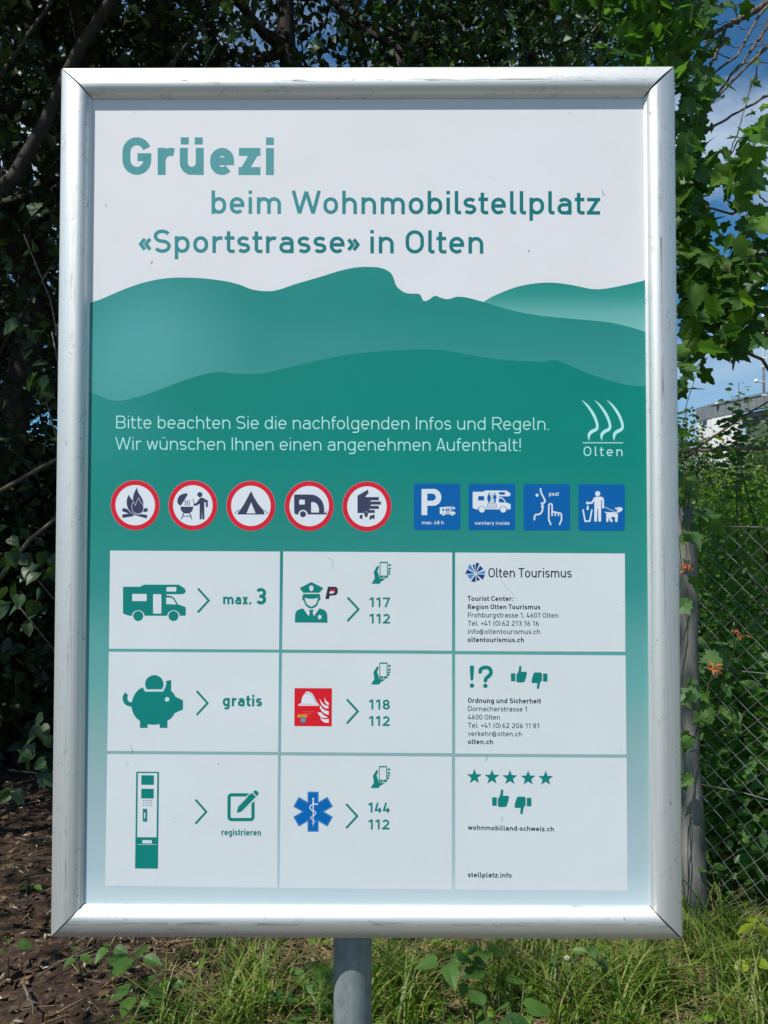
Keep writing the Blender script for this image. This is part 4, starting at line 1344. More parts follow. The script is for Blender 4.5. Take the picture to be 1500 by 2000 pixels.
SIMPLE = (np.array([(0, 0, 0), (.27, .45, .06), (0, 1.0, -.12), (-.27, .45, .06), (0, .45, -.03)]), np.array([(0, 1, 4), (1, 2, 4), (2, 3, 4), (3, 0, 4)]))
QUADL = (np.array([(0, 0, 0), (.32, .45, .07), (0, 1.0, -.12), (-.32, .45, .07)]), np.array([(0, 1, 2), (0, 2, 3)]))


def frames(tip, nrm):
    tip = tip / np.linalg.norm(tip, axis=1, keepdims=True)
    nrm = nrm - tip * np.sum(nrm * tip, 1, keepdims=True)
    nrm = nrm / np.maximum(1e-6, np.linalg.norm(nrm, axis=1, keepdims=True))
    side = np.cross(tip, nrm)
    return side, tip, nrm


def leaf_cloud(name, tpl, P, tip, nrm, size, mat, parent=None, val=None, **kw):
    TV, TF = tpl
    sx, ty, nz = frames(tip, nrm)
    V = P[:, None, :] + size[:, None, None] * (TV[None, :, 0:1] * sx[:, None, :] + TV[None, :, 1:2] * ty[:, None, :] + TV[None, :, 2:3] * nz[:, None, :])
    n, k = len(P), len(TV)
    F = TF[None] + (np.arange(n) * k)[:, None, None]
    if val is None: val = rng.random(n)
    return np_mesh(name, V.reshape(-1, 3), F.ravel(), np.full(n * len(TF), 3), mat, parent, attr=np.repeat(val, len(TF)), **kw)


def leaf_dirs(n, down=0.5, up=0.9, spread=0.8):
    """tips hang outward and down, faces look mostly upward"""
    a = rng.random(n) * 2 * np.pi
    tip = np.stack([np.cos(a), np.sin(a), -down + .5 * rng.standard_normal(n)], 1)
    nrm = np.stack([spread * rng.standard_normal(n), spread * rng.standard_normal(n), up + .3 * rng.standard_normal(n)], 1)
    return tip, nrm


def clumped(n, centres, rad, flat=.6):
    k = rng.integers(0, len(centres), n)
    o = rng.standard_normal((n, 3)) * rad
    o[:, 2] *= flat
    return centres[k] + o, k


def ellipsoid(n, c, r, shell=.35):
    v = rng.standard_normal((n, 3)); v /= np.linalg.norm(v, axis=1, keepdims=True)
    rr = (shell + (1 - shell) * rng.random(n)) ** (1 / 2.2)
    return np.array(c) + v * rr[:, None] * np.array(r)


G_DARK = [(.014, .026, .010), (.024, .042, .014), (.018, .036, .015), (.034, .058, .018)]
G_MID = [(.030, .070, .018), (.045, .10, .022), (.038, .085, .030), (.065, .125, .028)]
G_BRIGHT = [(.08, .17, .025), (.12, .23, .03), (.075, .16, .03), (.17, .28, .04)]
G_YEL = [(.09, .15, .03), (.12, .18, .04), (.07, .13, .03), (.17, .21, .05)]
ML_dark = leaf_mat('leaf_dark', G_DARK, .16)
ML_mid = leaf_mat('leaf_mid', G_MID, .36)
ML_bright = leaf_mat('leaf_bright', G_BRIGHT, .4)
ML_bramble = leaf_mat('leaf_bramble', [(.08, .19, .05), (.12, .25, .06), (.07, .17, .05), (.17, .30, .06)], .42)
ML_yel = leaf_mat('leaf_yellow_green', G_YEL, .4)
ML_mapleobj = leaf_mat('leaf_maple', [(.045, .115, .02), (.06, .145, .024), (.05, .125, .032), (.09, .19, .026), (.14, .25, .03)], .48, attr='obj')
ML_weedobj = leaf_mat('leaf_weed', [(.06, .14, .035), (.085, .18, .04), (.055, .13, .045), (.12, .22, .05)], .38, attr='obj')
leaf_weed_y = leaf_mat('leaf_weed_yellow', [(.2, .28, .03), (.28, .33, .03)], .45, attr='obj')
ML_redobj = leaf_mat('leaf_young_orange', [(.55, .12, .04), (.6, .22, .05), (.5, .14, .08)], .35, attr='obj', tcol=(1.5, 1.2, .8))


def branch_pts(p0, p1, n=8, wob=.04, sag=0.0):
    p0, p1 = Vector(p0), Vector(p1); L = (p1 - p0).length
    o = []
    for i in range(n + 1):
        f = i / n
        q = p0.lerp(p1, f)
        if 0 < i:
            q += Vector((random.gauss(0, 1), random.gauss(0, 1), random.gauss(0, 1))) * wob * L * .35 * math.sqrt(f)
        q.z += sag * math.sin(math.pi * f) * L
        o.append(q)
    return o


def taper(r0, r1, n): return [r0 + (r1 - r0) * i / (n - 1) for i in range(n)]


def tree(name, label, base, height, r, crown_c, crown_r, n, mat, leaf=.08, tpl=SIMPLE, lean=(0, 0), clumps=240, cr=.22, bark=M_bark_dark, nlimb=9, group=None, cat='tree', flat=.7, shell=.2, keep=None):
    gz = float(ground_z(base[0], base[1]))
    root = empty(name, (base[0], base[1], gz), label, cat, group or 'broadleaf trees round the board')
    top = Vector((base[0] + lean[0], base[1] + lean[1], height))
    pts = branch_pts((base[0], base[1], gz - .1), top, 9, .05)
    V, F = [], []
    tube(V, F, pts, taper(r, r * .35, len(pts)), 10)
    mesh_obj('trunk', V, F, bark, root, smooth=True)
    V, F = [], []
    for k in range(nlimb):
        s = pts[2 + int(random.random() * 6)]
        e = ellipsoid(1, crown_c, [q * .8 for q in crown_r])[0]
        bp = branch_pts(s, e, 6, .12)
        tube(V, F, bp, taper(r * .38, r * .06, len(bp)), 6)
        for j in range(3):
            e2 = Vector(e) + Vector((random.gauss(0, .5), random.gauss(0, .5), random.gauss(0, .4)))
            b2 = branch_pts(bp[2 + j], e2, 4, .12)
            tube(V, F, b2, taper(r * .14, r * .03, len(b2)), 5)
    mesh_obj('limbs', V, F, bark, root, smooth=True)
    C = ellipsoid(clumps, crown_c, crown_r, shell)
    P, k = clumped(n, C, cr, flat)
    if keep is not None:
        mk = keep(P); P = P[mk]
    P[:, 2] = np.maximum(P[:, 2], gz + .05)
    tip, nrm = leaf_dirs(len(P))
    size = leaf * (.65 + .7 * rng.random(len(P)))
    leaf_cloud('crown', tpl, P, tip, nrm, size, mat, root, kind='stuff')
    return root


SLOPE = 0.63


def clear_view(P):
    """keep the light well over the reader open: nothing in the sun's path to the board"""
    # distance of each leaf from the sun beam that reaches the board
    ok = np.ones(len(P), bool)
    s = np.array(sdir)
    tt = (P[:, 1] - BOARD_Y) / s[1]          # parameter back along the beam to the board plane
    hit = P - tt[:, None] * s
    inb = (tt > 0) & (hit[:, 0] > -.75) & (hit[:, 0] < .65) & (hit[:, 2] > .5) & (hit[:, 2] < 2.6)
    # nothing between lens and board
    near = P[:, 1] < 1.5
    low = P[:, 2] < 3.0
    return ok & ~inb & ~(near & low)


def out_of_frame_overhead(P):
    """canopy leaves stay above the photograph's upper edge"""
    return clear_view(P) & (P[:, 2] > CAMZ + .72 * np.maximum(P[:, 1], .5) + .25)


# dark trees to the left and behind
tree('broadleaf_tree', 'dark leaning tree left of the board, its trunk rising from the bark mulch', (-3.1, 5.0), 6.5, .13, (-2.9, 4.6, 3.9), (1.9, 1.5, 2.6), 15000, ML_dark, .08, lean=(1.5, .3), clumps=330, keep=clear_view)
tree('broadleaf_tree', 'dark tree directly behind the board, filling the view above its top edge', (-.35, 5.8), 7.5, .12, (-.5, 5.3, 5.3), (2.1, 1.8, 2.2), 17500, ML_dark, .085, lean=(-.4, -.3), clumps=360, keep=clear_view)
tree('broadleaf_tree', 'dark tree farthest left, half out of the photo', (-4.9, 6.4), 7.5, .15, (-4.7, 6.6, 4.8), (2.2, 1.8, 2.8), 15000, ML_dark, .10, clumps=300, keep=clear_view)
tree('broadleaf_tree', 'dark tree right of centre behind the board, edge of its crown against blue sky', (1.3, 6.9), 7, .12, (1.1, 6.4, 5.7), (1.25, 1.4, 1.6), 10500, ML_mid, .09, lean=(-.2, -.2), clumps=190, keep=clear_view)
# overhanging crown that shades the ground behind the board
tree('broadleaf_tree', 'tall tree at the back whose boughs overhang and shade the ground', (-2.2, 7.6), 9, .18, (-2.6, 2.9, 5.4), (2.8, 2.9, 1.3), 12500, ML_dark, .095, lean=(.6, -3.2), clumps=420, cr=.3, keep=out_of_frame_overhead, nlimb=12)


def shrub(name, label, c, r, n, mat, leaf=.06, tpl=SIMPLE, clumps=120, cr=.13, stems=14, group=None, cat='shrub', stem_mat=M_bark_dark, shell=.2, keep=None):
    gz = float(ground_z(c[0], c[1]))
    root = empty(name, (c[0], c[1], gz), label, cat, group or {'undergrowth_shrub': 'shrubs of the shaded undergrowth', 'small_leaved_shrub': 'shrubs beyond the wire fence'}[name])
    V, F = [], []
    for k in range(stems):
        e = ellipsoid(1, (c[0], c[1], r[2] * .62), [q * .8 for q in r])[0]
        e[2] = max(e[2], .15)
        bp = branch_pts((c[0] + random.gauss(0, .08), c[1] + random.gauss(0, .08), gz - .03), e, 6, .1, .05)
        tube(V, F, bp, taper(.011, .003, len(bp)), 5)
    mesh_obj('stems', V, F, stem_mat, root, smooth=True)
    C = ellipsoid(clumps, (c[0], c[1], r[2] * .55), (r[0], r[1], r[2] * .62), shell)
    P, k = clumped(n, C, cr, .75)
    P = P[P[:, 2] > .04]
    if keep is not None: P = P[keep(P)]
    tip, nrm = leaf_dirs(len(P), .4, 1.0, .6)
    leaf_cloud('foliage', tpl, P, tip, nrm, leaf * (.6 + .8 * rng.random(len(P))), mat, root, kind='stuff')
    return root


beyond = lambda P: P[:, 1] > 1.35
# undergrowth, left and centre (in deep shade)
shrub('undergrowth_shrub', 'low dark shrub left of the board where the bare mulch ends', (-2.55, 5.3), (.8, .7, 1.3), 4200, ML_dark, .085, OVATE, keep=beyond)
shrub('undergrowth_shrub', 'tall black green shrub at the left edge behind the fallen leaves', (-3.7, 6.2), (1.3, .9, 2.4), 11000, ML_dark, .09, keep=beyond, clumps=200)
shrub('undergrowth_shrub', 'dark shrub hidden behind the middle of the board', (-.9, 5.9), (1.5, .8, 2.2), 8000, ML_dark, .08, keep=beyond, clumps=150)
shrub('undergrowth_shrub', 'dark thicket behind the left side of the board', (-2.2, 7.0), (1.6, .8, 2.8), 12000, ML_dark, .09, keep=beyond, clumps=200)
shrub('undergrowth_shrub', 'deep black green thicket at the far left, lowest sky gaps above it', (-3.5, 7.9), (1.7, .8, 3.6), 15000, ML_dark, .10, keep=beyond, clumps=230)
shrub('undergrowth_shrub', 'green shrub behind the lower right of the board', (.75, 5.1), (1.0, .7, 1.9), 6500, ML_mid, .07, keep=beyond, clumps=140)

# a far dark wood that closes the view on the left
nW = 24000
P = np.stack([rng.uniform(-13, 1.2, nW), rng.uniform(8.4, 11.5, nW), 0 * np.zeros(nW)], 1)
hmax = 8.2 + 1.2 * np.sin(P[:, 0] * .9) + 0.7 * np.sin(P[:, 0] * 2.3 + 1)
hmax = np.minimum(hmax, 8.2 - 2.0 * np.clip(P[:, 0] + .5, 0, 3))
P[:, 2] = rng.random(nW) ** .9 * hmax
low_ = rng.random(nW) < .35
P[low_, 2] = rng.random(int(low_.sum())) * 2.8
tip, nrm = leaf_dirs(nW)
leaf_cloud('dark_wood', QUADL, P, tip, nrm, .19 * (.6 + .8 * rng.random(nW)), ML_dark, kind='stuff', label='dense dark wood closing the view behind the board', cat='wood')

# ------------------------------------------------------------------ branches and leafy sprays seen at the left and top
def spray_tree(name, label, base, branches, bark, cat='tree'):
    """a thin tree given by its limbs: [(points as (px,py,depth), r0, r1)]"""
    root = empty(name, (base[0], base[1], float(ground_z(*base))), label, cat)
    return root


left = empty('leaning_tree', (-2.2, 3.9, float(ground_z(-2.2, 3.9))), 'slanting grey brown tree trunks crossing the top left corner', 'tree')
Lg = parent_loc(left)
V, F = [], []
pts = [(-2.2, 3.9, -.05), (-2.15, 3.75, .9), (-2.05, 3.6, 1.7), tuple(at(-60, 420, 3.5)), tuple(at(28, 345, 3.5)), tuple(at(85, 245, 3.52)), tuple(at(150, 105, 3.5)), tuple(at(182, 55, 3.46)), tuple(at(230, -20, 3.4)), tuple(at(300, -180, 3.3)), tuple(at(380, -420, 3.2))]
tube(V, F, pts, [.05, .045, .04, .034, .031, .028, .026, .024, .022, .018, .012], 10)
mesh_obj('trunk', V, F, M_bark_dark, left, smooth=True)
for pl, r0, r1 in (([(300, 170, 3.9), (335, 125, 3.9), (365, 88, 3.9), (398, 42, 3.88), (430, -5, 3.85), (480, -90, 3.8)], .013, .008),
                   ([(-120, 1010, 3.4), (-40, 975, 3.4), (5, 957, 3.4), (60, 925, 3.4), (112, 897, 3.42), (170, 860, 3.45)], .012, .008),
                   ([(-60, 1190, 3.2), (0, 1128, 3.2), (58, 1055, 3.2), (110, 1012, 3.22), (180, 960, 3.25)], .012, .006),
                   ([(-20, 180, 3.8), (20, 120, 3.8), (60, 60, 3.82), (110, -10, 3.85)], .012, .008)):
    V, F = [], []
    tube(V, F, [at(x, y, d) for x, y, d in pl], taper(r0, r1, len(pl)), 7)
    mesh_obj('branch', V, F, M_bark_dark if r0 > .0125 else M_bark, left, smooth=True)

LEAF_ME = {}


def leaf_mesh(key, tpl, mat):
    if key not in LEAF_ME:
        me = bpy.data.meshes.new(key)
        me.from_pydata([tuple(v) for v in tpl[0]], [], [tuple(int(i) for i in f) for f in tpl[1]])
        me.materials.append(mat)
        LEAF_ME[key] = me
    return LEAF_ME[key]


def put_leaf(key, tpl, mat, P, tip, nrm, size, parent, name='leaf'):
    me = leaf_mesh(key, tpl, mat)
    s, t_, n_ = frames(np.array([tip], float), np.array([nrm], float))
    M = Matrix(((s[0][0], t_[0][0], n_[0][0], 0), (s[0][1], t_[0][1], n_[0][1], 0), (s[0][2], t_[0][2], n_[0][2], 0), (0, 0, 0, 1)))
    o = bpy.data.objects.new(name, me)
    o.parent = parent
    off = parent_loc(parent)
    o.matrix_local = Matrix.Translation(Vector(P) - off) @ M @ Matrix.Scale(float(size), 4)
    col.objects.link(o)
    return o


def leafy_spray(root, spots, key, tpl, mat, size, stuff_mat=None):
    """spots: (px, py, depth, radius px, count)"""
    for px, py, d, rp, cnt in spots:
        for _ in range(cnt):
            P = at(px + random.gauss(0, rp * .5), py + random.gauss(0, rp * .5), d + random.gauss(0, .12))
            a = random.uniform(0, 2 * math.pi)
            tip = (math.cos(a) * .9, math.sin(a) * .5 - .3, -.55 + random.gauss(0, .35))
            nrm = (random.gauss(0, .55), -0.45 + random.gauss(0, .5), .75)
            put_leaf(key, tpl, mat, P, tip, nrm, size * random.uniform(.7, 1.25), root)


ML_dimobj = leaf_mat('leaf_hazel', [(.028, .060, .022), (.04, .08, .026), (.032, .068, .03), (.055, .105, .034)], .25, attr='obj')
hz = empty('hazel_bush', (-1.05, 3.9, float(ground_z(-1.05, 3.9))), 'dim green hazel sprays hanging beside the left frame bar', 'bush')
V, F = [], []
for x, y, d in ((60, 1110, 3.0), (40, 1200, 3.05), (70, 740, 3.3), (50, 470, 3.4), (90, 620, 3.35), (20, 1500, 3.6), (85, 1450, 3.7), (300, 90, 3.7), (420, 60, 3.7)):
    e = at(x, y, d)
    bp = branch_pts((-1.05 + random.gauss(0, .05), 3.9 + random.gauss(0, .05), 0), e, 7, .05, .1)
    tube(V, F, bp, taper(.008, .0025, len(bp)), 5)
mesh_obj('stems', V, F, M_twig, hz, smooth=True)
leafy_spray(hz, [(35, 1080, 3.0, 36, 11), (78, 1100, 3.02, 30, 9), (20, 1165, 3.0, 30, 5), (60, 1180, 3.02, 34, 6), (85, 740, 3.3, 34, 9), (60, 650, 3.3, 40, 6), (30, 490, 3.4, 30, 3), (70, 410, 3.45, 34, 6),
                 (85, 1420, 3.7, 22, 7), (60, 1470, 3.7, 26, 8), (88, 1500, 3.7, 20, 6), (30, 1540, 3.65, 18, 4), (95, 860, 3.4, 20, 4)], 'hazel_leaf', HEART, ML_dimobj, .075)
leafy_spray(hz, [(430, 22, 3.6, 20, 6), (455, 60, 3.6, 24, 4), (400, 95, 3.7, 30, 3), (600, 80, 3.7, 34, 4), (1000, 70, 3.8, 40, 6), (1120, 60, 3.7, 36, 8)], 'hazel_leaf', HEART, ML_dimobj, .07)

# ------------------------------------------------------------------ maple on the right
mp_base = (1.75, 3.75)
maple = empty('maple_tree', (*mp_base, float(ground_z(*mp_base))), 'green maple with lobed leaves hanging right of the board against the sky', 'tree')
V, F = [], []
pts = [(1.75, 3.75, -.1), (1.8, 3.72, 1.0), (1.95, 3.7, 2.2), (2.15, 3.65, 3.2), (2.3, 3.6, 4.4), (2.3, 3.5, 5.4)]
mpts = [(2.35, 3.9, -.1), (2.33, 3.85, 1.0), (2.25, 3.75, 2.2), (2.2, 3.65, 3.2), (2.25, 3.6, 4.4), (2.3, 3.5, 5.4)]
tube(V, F, mpts, [.09, .08, .07, .06, .045, .02], 12)
mesh_obj('trunk', V, F, M_bark, maple, smooth=True)
maple_limbs = []
for e in ((1385, 640, 3.0), (1450, 520, 2.9), (1360, 420, 3.0), (1470, 330, 2.9), (1350, 270, 3.1), (1385, 160, 3.1), (1300, 60, 3.2), (1370, 20, 3.1), (1480, 650, 2.9), (1100, 90, 3.6)):
    s = Vector(mpts[2 if e[1] > 560 else 3 if e[1] > 380 else 4])
    bp = branch_pts(s, at(*e), 7, .06, -.04 if e[1] > 400 else .03)
    V, F = [], []
    tube(V, F, bp, taper(.014, .004, len(bp)), 6)
    mesh_obj('branch', V, F, M_twig, maple, smooth=True)
A_ = [(1225, 15, 3.2, 34, 9), (1275, 8, 3.2, 34, 9), (1330, 18, 3.1, 34, 12), (1380, 12, 3.0, 30, 9), (1315, 66, 3.1, 34, 14), (1358, 62, 3.1, 26, 9), (1285, 108, 3.1, 30, 10), (1330, 112, 3.1, 24, 7), (1240, 92, 3.2, 26, 7), (1215, 55, 3.25, 22, 5)]
B_ = [(1340, 150, 3.0, 16, 5), (1365, 172, 3.0, 16, 6), (1388, 158, 2.95, 14, 5), (1340, 205, 3.0, 18, 7), (1368, 190, 3.0, 16, 5), (1342, 255, 3.0, 18, 7), (1336, 310, 3.0, 16, 7), (1350, 345, 3.0, 22, 8), (1345, 400, 3.05, 24, 10), (1372, 430, 3.05, 22, 8), (1340, 470, 3.1, 22, 8)]
C_ = [(1450, 262, 2.8, 18, 6), (1488, 235, 2.8, 16, 5), (1480, 290, 2.8, 26, 9), (1432, 318, 2.85, 26, 9), (1465, 350, 2.85, 28, 8), (1425, 372, 2.9, 22, 6), (1396, 330, 2.9, 12, 3), (1358, 282, 2.9, 8, 2)]
D_ = [(1480, 430, 2.8, 28, 10), (1440, 470, 2.85, 26, 8), (1390, 500, 2.9, 24, 8), (1350, 540, 3.0, 26, 10), (1430, 530, 2.85, 28, 9), (1485, 530, 2.8, 24, 7), (1390, 575, 2.9, 28, 10), (1345, 600, 3.0, 22, 8), (1440, 600, 2.85, 26, 8), (1365, 640, 2.95, 24, 9), (1410, 650, 2.9, 24, 9), (1350, 680, 2.9, 20, 6), (1420, 682, 2.9, 18, 5), (1478, 600, 2.8, 20, 5), (1482, 665, 2.85, 18, 5), (1452, 655, 2.85, 16, 3)]
spots = A_ + B_ + C_ + D_
tot = sum(s_[4] for s_ in spots)
lim = 285 / tot
leafy_spray(maple, [(a, b, c, d, max(1, int(round(e * min(1, lim))))) for a, b, c, d, e in spots], 'maple_leaf', MAPLE, ML_mapleobj, .078)
# the rest of its foliage: deeper in, above and to the right of the frame
def px_cloud(spec):
    out = []
    for px, py, d, rx, ry, rd, n in spec:
        for _ in range(n):
            out.append(tuple(at(px + random.gauss(0, rx), py + random.gauss(0, ry), max(1.9, d + random.gauss(0, rd)))))
    return np.array(out)
P = px_cloud([(1290, 30, 3.6, 60, 45, .2, 170), (1350, 330, 3.5, 14, 130, .15, 150), (1395, 590, 3.4, 45, 60, .2, 210), (1470, 500, 3.3, 22, 60, .15, 70), (1345, 450, 3.5, 16, 60, .2, 80),
              (1660, 480, 3.0, 55, 90, .3, 600), (1250, -150, 3.3, 80, 60, .3, 500), (1240, 420, 3.6, 35, 150, .3, 400)])
tip, nrm = leaf_dirs(len(P), .6)
ML_maples = leaf_mat('leaf_maple_inner', [(.04, .10, .018), (.052, .125, .022), (.045, .11, .028), (.075, .16, .026)], .48)
leaf_cloud('foliage', MAPLE2, P, tip, nrm, .076 * (.7 + .5 * rng.random(len(P))), ML_maples, maple, kind='stuff')

# bare branches of a second tree against the sky
bare = empty('bare_branched_tree', (2.75, 4.6, float(ground_z(2.75, 4.6))), 'half dead tree with bare grey twigs crossing the blue sky, top right', 'tree')
V, F = [], []
tube(V, F, [(2.75, 4.6, -.1), (2.72, 4.5, 1.4), (2.6, 4.3, 2.8), (2.6, 4.1, 4.2), tuple(at(1620, -60, 3.6)), (2.4, 3.5, 5.6)], [.08, .07, .06, .05, .035, .01], 12)
mesh_obj('trunk', V, F, M_bark, bare, smooth=True)
for pl, r0, r1, dd in (([(1620, -60), (1500, 4), (1462, 26), (1440, 40), (1416, 54), (1392, 66), (1368, 79)], .016, .008, 3.5),
                       ([(1417, 56), (1408, 86), (1396, 112), (1386, 128), (1372, 166), (1356, 210), (1338, 250)], .009, .005, 3.48),
                       ([(1540, -10), (1488, 70), (1476, 86), (1448, 124), (1428, 148), (1412, 170), (1388, 196), (1366, 218), (1345, 240)], .0075, .0045, 3.4),
                       ([(1600, 120), (1500, 186), (1470, 204), (1420, 232), (1372, 258), (1352, 268), (1315, 300)], .007, .0035, 3.3),
                       ([(1508, -20), (1498, 40), (1488, 76), (1474, 146), (1456, 210), (1440, 262), (1425, 300)], .0035, .002, 3.1),
                       ([(1412, 84), (1432, 92), (1452, 93), (1466, 90), (1470, 80)], .002, .0015, 3.45), ([(1478, 90), (1500, 84), (1540, 70)], .002, .002, 3.45),
                       ([(1416, 17), (1440, 10), (1468, 2), (1510, -6)], .003, .002, 3.5), ([(1388, 44), (1405, 48), (1422, 42)], .002, .0015, 3.5),
                       ([(1376, 80), (1388, 94), (1404, 106), (1422, 114), (1438, 115)], .0035, .0018, 3.45), ([(1336, 138), (1350, 141), (1366, 138), (1384, 130)], .0022, .0015, 3.4),
                       ([(1440, 53), (1460, 56), (1480, 50), (1510, 38)], .002, .0015, 3.5), ([(1448, 124), (1475, 121), (1520, 124)], .003, .002, 3.4),
                       ([(1388, 204), (1402, 196), (1414, 184)], .002, .0012, 3.38), ([(1372, 258), (1376, 236), (1380, 226)], .003, .0015, 3.3),
                       ([(1290, 120), (1272, 160), (1266, 40), (1275, 20)][2:] + [(1290, -30)], .006, .006, 3.7), ([(1240, 50), (1256, 34), (1262, 26)], .003, .002, 3.7),
                       ([(1472, 362), (1486, 384), (1500, 396), (1530, 410)], .0035, .003, 3.2), ([(1500, 220), (1470, 250), (1440, 280), (1428, 300)], .0045, .003, 3.2),
                       ([(1372, 258), (1345, 300), (1330, 320)], .002, .0015, 3.2)):
    V, F = [], []
    pp = [at(x, y, dd) for x, y in pl]
    q_ = []
    for i in range(len(pp) - 1):
        for j in range(4):
            f = j / 4
            v = pp[i].lerp(pp[i + 1], f)
            q_.append(v + Vector((random.gauss(0, 1), 0, random.gauss(0, 1))) * .0028)
    q_.append(pp[-1])
    rr = [r * random.uniform(.82, 1.2) for r in taper(r0, r1, len(q_))]
    tube(V, F, q_, rr, 7)
    mesh_obj('branch', V, F, M_twig, bare, smooth=True)
leafy_spray(bare, [(1470, 158, 3.3, 5, 3), (1482, 110, 3.3, 8, 3), (1462, 195, 3.3, 5, 2), (1495, 205, 3.2, 8, 3), (1470, 215, 3.3, 8, 3)], 'small_leaf', MAPLE, ML_mapleobj, .035)

# ------------------------------------------------------------------ chain link fence
FO = Vector((1.235, 3.1, 0)); FD = Vector((-0.70, 0.714, 0)).normalized()
fence = empty('chain_link_fence', (FO.x, FO.y, float(ground_z(FO.x, FO.y))), 'wire mesh fence on grey posts running from the right edge back behind the board', 'fence')
M_wire = noise_mat('fence_wire', [(0.3, (0.12, 0.135, 0.125)), (0.6, (0.24, 0.26, 0.24))], 30, rough=.45, metallic=.6, bump=0)
M_oldpost = noise_mat('weathered_post', [(0.28, (0.05, 0.05, 0.045)), (0.45, (0.14, 0.14, 0.13)), (0.6, (0.22, 0.21, 0.19)), (0.72, (0.34, 0.33, 0.29))], 9, rough=.9, bump=.8, stretch=(1.6, 1.6, .45), detail=9)
M_rust = noise_mat('rusty_tube', [(0.3, (0.09, 0.075, 0.045)), (0.7, (0.22, 0.19, 0.12))], 30, rough=.9)
FH = 1.57
def fp(t, z, off=0.0):
    n_ = Vector((-FD.y, FD.x, 0))
    p_ = FO + FD * t + n_ * off
    return Vector((p_.x, p_.y, z))
for t_ in (-2.4, 0.0, 2.5, 5.0):
    b_ = fp(t_, 0, -.06) if t_ != 0 else Vector((1.205, 3.12, 0))
    gz = float(ground_z(b_.x, b_.y))
    V, F = [], []
    zs = np.linspace(gz - .2, 1.66, 12)
    tube(V, F, [(b_.x - .022 * z + .006 * math.sin(z * 5 + 1), b_.y, z) for z in zs], [.050 + .003 * math.sin(k * 2.2) for k in range(12)], 14)
    mesh_obj('fence_post', V, F, M_oldpost, fence, smooth=True)
a_ = .0385
ncol = int(7.4 / (a_)); nrow = int(FH / a_)
V, F = [], []
jit = lambda t, z: Vector((0, 0, .012 * math.sin(t * 2.3 + z * 4) + .006 * math.sin(t * 11 + z * 7)))
for k in range(ncol):
    prev = None
    for j in range(nrow + 1):
        side = (j + k) % 2
        t0 = -2.4 + (k + side) * a_
        z = .04 + j * a_
        off = .0022 * (1 if side else -1) + .02 * math.sin(t0 * 1.1) * math.sin(z * 2)
        p_ = fp(t0 + .01 * math.sin(z * 5 + t0), z, off) + jit(t0, z)
        b = len(V)
        n_ = Vector((-FD.y, FD.x, 0)); r_ = .00155
        for u, w in ((1, 0), (0, 1), (-1, 0), (0, -1)):
            V.append(tuple(p_ + n_ * (u * r_) + UP * (w * r_ * 1.3)))
        if prev is not None:
            for q_ in range(4):
                F.append((prev + q_, prev + (q_ + 1) % 4, b + (q_ + 1) % 4, b + q_))
        prev = b
mesh_obj('wire_mesh', V, F, M_wire, fence, kind='stuff')
for z, rr in ((.05, .0022), (.55, .0018), (1.03, .0018), (FH, .0022)):
    V, F = [], []
    pp = [fp(t, z + .01 * math.sin(t * 1.9 + z), .004) + jit(t, z) for t in np.arange(-2.4, 5.01, .25)]
    tube(V, F, pp, rr, 6)
    mesh_obj('tension_wire', V, F, M_wire, fence)
V, F = [], []
tube(V, F, [fp(t, 1.885 + .012 * math.sin(t * 3), -.06) for t in np.arange(-2.4, 5.01, .3)], .0075, 7)
mesh_obj('top_rail', V, F, M_rust, fence, smooth=True)

# climber on the fence post with young orange leaves
vine = empty('climbing_vine', tuple(fp(-.12, float(ground_z(1.25, 3.0)))), 'leafy climber with orange young leaves on the fence post beside the right frame bar', 'plant')
V, F = [], []
for e in ((1345, 1115, 2.95), (1395, 1305, 2.95), (1442, 1242, 2.9), (1340, 1360, 2.95), (1345, 720, 2.9), (1340, 905, 3.0)):
    bp = branch_pts((at(e[0] - 24, 1500, e[2]).x, e[2] + .08, max(.02, at(*e).z - (.3 if e[0] > 1390 else 2))), at(*e), 14, .022, .02)
    tube(V, F, bp, taper(.003, .0014, len(bp)), 5)
mesh_obj('stems', V, F, M_stem, vine, smooth=True)
V, F = [], []
bp = [at(x, y, 3.0) for x, y in ((1330, 905), (1368, 870), (1398, 850), (1440, 822), (1470, 802), (1492, 790), (1530, 765))]
tube(V, F, bp, taper(.005, .003, len(bp)), 6)
mesh_obj('dead_stem', V, F, M_deadwood, vine, smooth=True)
leafy_spray(vine, [(1352, 1360, 2.92, 20, 5), (1365, 1345, 2.92, 16, 4), (1345, 1175, 2.95, 12, 3), (1352, 1130, 2.95, 10, 2), (1360, 1000, 2.98, 24, 7), (1390, 1010, 2.98, 20, 5), (1345, 1040, 2.95, 14, 3), (1340, 930, 2.95, 12, 3), (1337, 710, 2.85, 12, 5), (1340, 740, 2.85, 10, 3), (1345, 1440, 2.97, 12, 3),
                   (1330, 840, 2.95, 10, 3), (1345, 960, 2.95, 14, 4), (1410, 870, 2.95, 16, 3), (1400, 1290, 2.9, 20, 3), (1350, 1520, 2.97, 14, 3), (1395, 1390, 2.95, 20, 4)], 'vine_leaf', MAPLE, ML_weedobj, .062)
for px, py, n in ((1343, 1108, 16), (1393, 1306, 16), (1442, 1238, 11)):
    for k in range(n):
        a = random.uniform(0, 2 * math.pi)
        put_leaf('young_leaf', NARROW, ML_redobj, at(px + random.gauss(0, 5), py + random.gauss(0, 5), 2.84), (math.cos(a), random.gauss(-.2, .5), math.sin(a)), (random.gauss(0, .7), -1, .5), random.uniform(.014, .028), vine, 'young_leaf')

